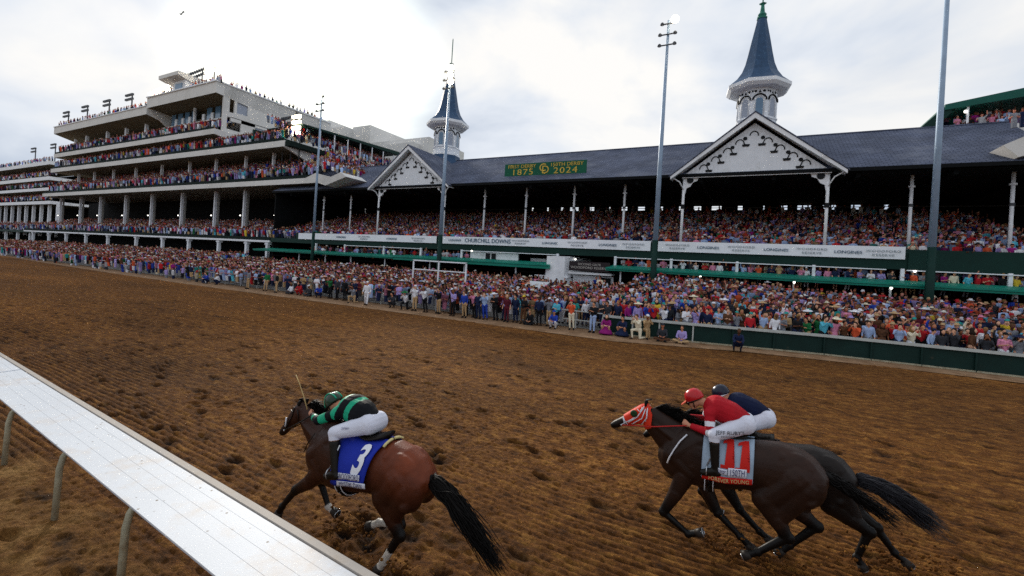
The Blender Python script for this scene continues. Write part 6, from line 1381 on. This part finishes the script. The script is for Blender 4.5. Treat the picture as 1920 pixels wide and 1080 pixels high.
# ================================================================ jockeys
def jockey(K, label, cols):
    P = []; v = lambda q: tuple(q); pel, chs, nck, hed = [np.array(K[q], float) for q in ('pelvis', 'chest', 'neck', 'head')]; y0 = pel[1]
    wst = (pel+chs)/2+np.array((0, 0, K.get('wz', .015))); S = np.array((0, 1, 0))
    P += [C(v(pel-S*.075), v(pel+S*.075), .112, .112, 'bottom'), C(v(pel+(wst-pel)*.35), v(wst), .128, .145, 'top', fl=1.05), C(v(wst-S*.03), v(chs-S*.06), .140, .135, 'top'), C(v(wst+S*.03), v(chs+S*.06), .140, .135, 'top'), E_(v(chs+np.array((0, 0, .0))), (.16, .19, .145), 'top')]
    P += [C(v(chs+(nck-chs)*.4), v(nck+(hed-nck)*.4), .062, .055, 'skin'), E_(v(hed), (.090, .075, .105), 'skin', ry=K.get('hry', .6))]
    fd = np.array((-math.cos(K.get('hry', .6)), 0, -math.sin(K.get('hry', .6)))); fu = np.array((-fd[2], 0, fd[0]))*-1
    fu = np.array((-math.sin(K.get('hry', .6)), 0, math.cos(K.get('hry', .6))))
    P += [E_(v(hed+fd*.092-fu*.01), (.02, .014, .022), 'skin'), E_(v(hed+fd*.055-fu*.085), (.035, .036, .025), 'skin'), E_(v(hed+fd*.085-fu*.05), (.012, .024, .010), 'skin')]
    grip = []
    for s in (-1, 1):
        sh, el, ha = [np.array(K[q+('L' if s < 0 else 'R')], float) for q in ('sh', 'el', 'ha')]; d = (ha-el)/np.linalg.norm(ha-el)
        P += [C(v(chs+S*s*.09+np.array((0, 0, .02))), v(sh), .085, .068, 'top'), C(v(sh), v(el), .060, .047, 'arm'), C(v(el), v(ha-d*.03), .045, .030, 'fore'), C(v(ha-d*.02), v(ha), .027, .026, 'skin', bias=-.003)]
        # palm and five fingers closed round the rein
        u = np.cross(d, S); u /= np.linalg.norm(u); u = u if u[2] > 0 else -u
        pc = ha+d*.045; P.append(C(v(ha+d*.01), v(pc+d*.03), .030, .034, 'skin', fl=.6, bias=-.01))
        for q in range(4):
            w = (.030-.020*q); k1 = pc+d*(.040-.004*abs(q-1.5))+u*w-S*s*.006; k2 = k1+d*.012-S*s*.030*-1*0+S*(-s)*.030; k3 = k2-d*.030+S*(-s)*.006
            r = [.0100, .0105, .0100, .0088][q]; P += [C(v(pc+u*w), v(k1), r+.001, r, 'skin', n=7, bias=-.01), C(v(k1), v(k2), r, r*.95, 'skin', n=7, bias=-.01), C(v(k2), v(k3), r*.95, r*.85, 'skin', n=7, bias=-.01)]
        P += [C(v(ha+d*.02+u*.022), v(pc+d*.02+u*.048-S*s*.012), .013, .011, 'skin', n=7, bias=-.01), C(v(pc+d*.02+u*.048-S*s*.012), v(pc+d*.045+u*.040-S*s*.026), .011, .009, 'skin', n=7, bias=-.01)]
        kn, an, to = [np.array(K[q+('L' if s < 0 else 'R')], float) for q in ('kn', 'an', 'to')]; hp = pel+S*s*.075
        P += [C(v(hp), v(hp+(kn-hp)*.5), .102, .086, 'bottom'), C(v(hp+(kn-hp)*.45), v(kn), .088, .064, 'bottom'), C(v(kn), v(kn+(an-kn)*.14), .060, .055, 'bottom'), C(v(kn+(an-kn)*.14), v(kn+(an-kn)*.24), .052, .052, 'skin'), C(v(kn+(an-kn)*.24), v(an), .055, .038, 'boot'), C(v(an), v(to), .042, .032, 'boot'), C(v(an+np.array((.03, 0, -.02))), v(to), .036, .034, 'boot')]
    co, fv = blob(P, .0078, 3); vn = vnormals(co, fv); fcn = co[fv].mean(1); bi, bt, _ = closest3(fcn, P); tg = np.array([p['t'] for p in P])[bi]
    root_loc = Vector(K['pelvis']); me = full_mesh('person', co-np.array(root_loc), fv, M['skin']); o = D.objects.new('person', me); COL.objects.link(o); o.location = root_loc; o.color = srgb('#c48a6e'); ORG[o] = root_loc
    tag(o, label, 'person', 'jockeys')
    cl = co-np.array(root_loc); idx = np.zeros(len(fv), int)
    ax = (nck-pel)/np.linalg.norm(nck-pel); ta = ((fcn-pel)@ax)/np.linalg.norm(nck-pel)
    for kind, a, b in cols['bands']:
        if kind == 'top': idx[(tg == 'top') & (ta > a) & (ta < b)] = 1
        else: idx[(tg == kind) & (bt > a) & (bt < b)] = 1
    top_m = [mat('silk_'+cols['n'], srgb(cols['c1']), 0.7, 0.12, 9, 0.6, 9, spec=.15, bdist=.03), mat('silk_band_'+cols['n'], srgb(cols['c2']), 0.45, 0.08, 9, 0.25, 22)]
    tops = sub_mesh('silks', cl, fv, (tg == 'top') | (tg == 'arm') | (tg == 'fore'), .009, vn, top_m, o, midx=idx); 
    if 'wh' not in M: M['breech'] = mat('white_breeches', srgb('#d3d5e2'), 0.7, 0.08, 6, 0.35, 5, bdist=.03, dirt=(srgb('#9c7c5a'), 16, 0.66, 0.8))
    br = sub_mesh('breeches', cl, fv, tg == 'bottom', .011, vn, M['breech'], o)
    for s in (-1, 1): sub_mesh('boot', cl, fv, (tg == 'boot') & ((fcn[:, 1]-y0)*s > 0), .007, vn, M['leather'], o)
    K['co'] = co; K['obj'] = o; K['y'] = y0
    # helmet with peak, goggles, chin strap
    Q = Matrix.Rotation(K.get('hry', .6)*1.0, 3, 'Y'); hc = Vector(hed)+Q.inverted() @ Vector((0, 0, 0))
    f_, u_ = Vector(fd), Vector(fu); Ssd = Vector((0, 1, 0))
    def HB(pts): return [tuple(Vector(hed)+f_*(-p[0])+Ssd*p[1]+u_*p[2]) for p in pts]
    t = MB(); t.lathe([(.002, .150), (.05, .142), (.088, .112), (.108, .065), (.112, .015), (.104, .0)], (.012, 0, 0), 20, smooth=True); mb = MB(); mb.add(HB([(a*1.10, b*.92, c) for a, b, c in t.v]), t.f, smooth=True)
    mb.build('helmet', mat('helmet_'+cols['n'], srgb(cols['h1']), 0.3, 0.05, 6, coat=0.4), o)
    mb = MB(); mb.add(HB([(-.095, -.07, .02), (-.175, -.045, .0), (-.185, 0, .0), (-.175, .045, .0), (-.095, .07, .02), (-.095, -.07, .032), (-.175, -.045, .010), (-.185, 0, .010), (-.175, .045, .010), (-.095, .07, .032)]), [(0, 1, 2, 3, 4), (9, 8, 7, 6, 5), (0, 5, 6, 1), (1, 6, 7, 2), (2, 7, 8, 3), (3, 8, 9, 4)]); mb.build('helmet_peak', mat('peak_'+cols['n'], srgb(cols['h2']), 0.4), o, fixn=True)
    mb = MB(); mb.tube(HB([(.105*math.cos(a)*-1*1.06, .092*math.sin(a), .005) for a in np.linspace(-2.9, 2.9, 20)]), .013, 6); mb.build('goggle_strap', M['leather'] if cols['n'] != 'navy' else M['whitestrap'], o)
    mb = MB()
    for s in (-1, 1): t = MB(); t.ball((-.088, s*.032, -.012), (.016, .032, .024), 10, 7); mb.add(HB(t.v), t.f, smooth=True)
    mb.build('goggles', M['eye'], o)
    mb = MB(); mb.tube(HB([(-.01, -.082, .0), (-.03, -.07, -.06), (-.05, 0, -.11), (-.03, .07, -.06), (-.01, .082, .0)]), .007, 5); mb.build('chin_strap', M['leather'], o)
    if cols.get('hs'):
        mb = MB()
        for w in (-.045, .045): mb.tube(HB([(-.112*math.cos(a)*1.08+.012, w, .148*math.sin(a)+.0) for a in np.linspace(.15, 3.0, 14)]), .009, 5)
        mb.build('helmet_stripe', mat('stripe_'+cols['n'], srgb(cols['hs']), 0.4), o)
    # stirrups
    for s in ('L', 'R'):
        an, to = Vector(K['an'+s]), Vector(K['to'+s]); c = an.lerp(to, .7); mb = MB(); mb.tube([c+Vector((0, .05*math.cos(a), .06*math.sin(a)+.02)) for a in np.linspace(-math.pi/2, 1.5*math.pi, 14)], .007, 5); mb.tube([c+Vector((0, 0, .08)), c+Vector((.10, .04 if s == 'L' else -.04, .36))], .009, 5)
        st = mb.build('stirrup', M['shoe'], K['horse'])
    return o
def ytext(K, txt, size, x, z, m, tilt=0.0, sx=1.0, off=.02):
    v, f = text_mesh(txt, size); co = K['co']; mb = MB(); pts = []
    for p in v:
        X = x+p[0]*sx*math.cos(tilt)-p[1]*math.sin(tilt); Z = z+p[0]*math.sin(tilt)+p[1]*math.cos(tilt)
        w = (np.abs(co[:, 0]-X) < .018) & (np.abs(co[:, 2]-Z) < .018); y = np.sort(co[w, 1])[:4].mean() if w.any() else K['y']-.15; pts.append((X, y-off, Z))
    mb.add(pts, f); return mb.build('lettering', m, K['obj'])
J3 = dict(horse=H3['root'], pelvis=(-3.83, 3.95, 1.555), chest=(-4.17, 3.95, 1.67), neck=(-4.38, 3.95, 1.66), head=(-4.50, 3.95, 1.635), hry=.75,
  shL=(-4.26, 3.78, 1.62), elL=(-4.50, 3.72, 1.50), haL=(-4.74, 3.82, 1.49), shR=(-4.26, 4.12, 1.62), elR=(-4.50, 4.18, 1.50), haR=(-4.76, 4.06, 1.50),
  knL=(-4.15, 3.67, 1.45), anL=(-4.04, 3.62, 1.02), toL=(-4.17, 3.61, .96), knR=(-4.14, 4.24, 1.44), anR=(-4.04, 4.28, 1.02), toR=(-4.17, 4.29, .96))
jockey(J3, 'jockey in black and green hooped silks crouched low on the leading horse', dict(n='hooped', c1='#0b0c12', c2='#109a74', h1='#14301f', h2='#14161e', hs='#159a77', bands=[('top', .42, .54), ('top', .72, .84), ('arm', .45, .85), ('fore', .35, .62)]))
J11 = dict(horse=H11['root'], pelvis=(.06, 6.45, 1.70), chest=(-.28, 6.45, 1.83), neck=(-.44, 6.45, 1.87), head=(-.555, 6.45, 1.875), hry=.55,
  shL=(-.35, 6.28, 1.78), elL=(-.33, 6.20, 1.56), haL=(-.58, 6.30, 1.57), shR=(-.37, 6.62, 1.78), elR=(-.42, 6.68, 1.58), haR=(-.68, 6.56, 1.60),
  knL=(-.28, 6.16, 1.56), anL=(-.24, 6.13, 1.13), toL=(-.38, 6.12, 1.08), knR=(-.28, 6.74, 1.56), anR=(-.24, 6.77, 1.13), toR=(-.38, 6.78, 1.08))
jockey(J11, 'jockey in red silks and red helmet riding the number 11 horse', dict(n='red', c1='#a91522', c2='#dcdde4', h1='#b3161e', h2='#d0553c', bands=[('arm', .42, .68), ('fore', .0, .14), ('arm', .88, 1.1)]))
ytext(J11, "JEFF RUBY'S", .062, -.10, 1.62, M['black'], tilt=.05, sx=1.0); ytext(J11, 'STEAKHOUSE', .026, -.12, 1.572, M['black'], tilt=.05)
ytext(J3, 'DERBY', .030, -3.98, 1.535, M['blueink'], tilt=.1)
d_ = (.30-.04, 7.15-6.45, -.06)
J2 = {k: (tuple(np.array(q)+np.array((.25, .70, -.07))) if isinstance(q, tuple) else q) for k, q in J11.items() if k not in ('co', 'obj', 'y', 'horse')}; J2['horse'] = H2['root']; J2['head'] = (J2['head'][0]+.04, J2['head'][1], J2['head'][2]+.03)
jockey(J2, 'jockey in navy silks and navy helmet beyond the red jockey', dict(n='navy', c1='#0d1736', c2='#0d1736', h1='#0c1228', h2='#0c1228', bands=[]))
bridle(H3, M['leather'], J3['haL'], J3['haR'], M['leather']); bridle(H11, M['whitestrap'], J11['haL'], J11['haR'], M['rein_red']); bridle(H2, M['leather'], J2['haL'], J2['haR'], M['leather'])
strap(H3, [(-5.28, 1.33), (-5.29, 1.27), (-5.31, 1.20)], .010, M['whitestrap'], H3['root'], 'noseband_cover', .012)
mb = MB(); mb.tube([(-4.88, 3.86, 1.52), (-4.97, 3.86, 1.68), (-5.06, 3.86, 1.82), (-5.14, 3.86, 1.92)], [.008, .007, .006, .008], 6); tag(mb.build('whip', mat('cream_whip', srgb('#b59b6a'), 0.5), origin=(-4.88, 3.86, 1.52)), 'thin cream riding whip held up by the hooped jockey', 'whip')
# kicked-up clods
mb = MB(); r_ = random.Random(5)
for (cx, cy) in ((-3.4, 3.8), (.3, 6.3), (1.4, 7.0), (-.3, 6.5), (1.9, 7.3), (-4.5, 4.1)):
    for i in range(120):
        s = r_.uniform(.007, .024)*(1.5 if r_.random() < .12 else 1); x, y, z = cx+r_.gauss(.25, .32), cy+r_.gauss(0, .16), abs(r_.gauss(0, .16))+.01
        k0 = len(mb.v); mb.ball((x, y, z), (s*r_.uniform(.7, 1.4), s, s*r_.uniform(.6, 1)), 6, 4)
        for q in range(k0, len(mb.v)): a = mb.v[q]; mb.v[q] = (a[0]+r_.uniform(-s, s)*.25, a[1]+r_.uniform(-s, s)*.25, a[2]+r_.uniform(-s, s)*.25)
tag(mb.build('dirt_clods', M['dirt']), 'dark clods of dirt kicked up around the galloping hooves', 'dirt', kind='stuff')
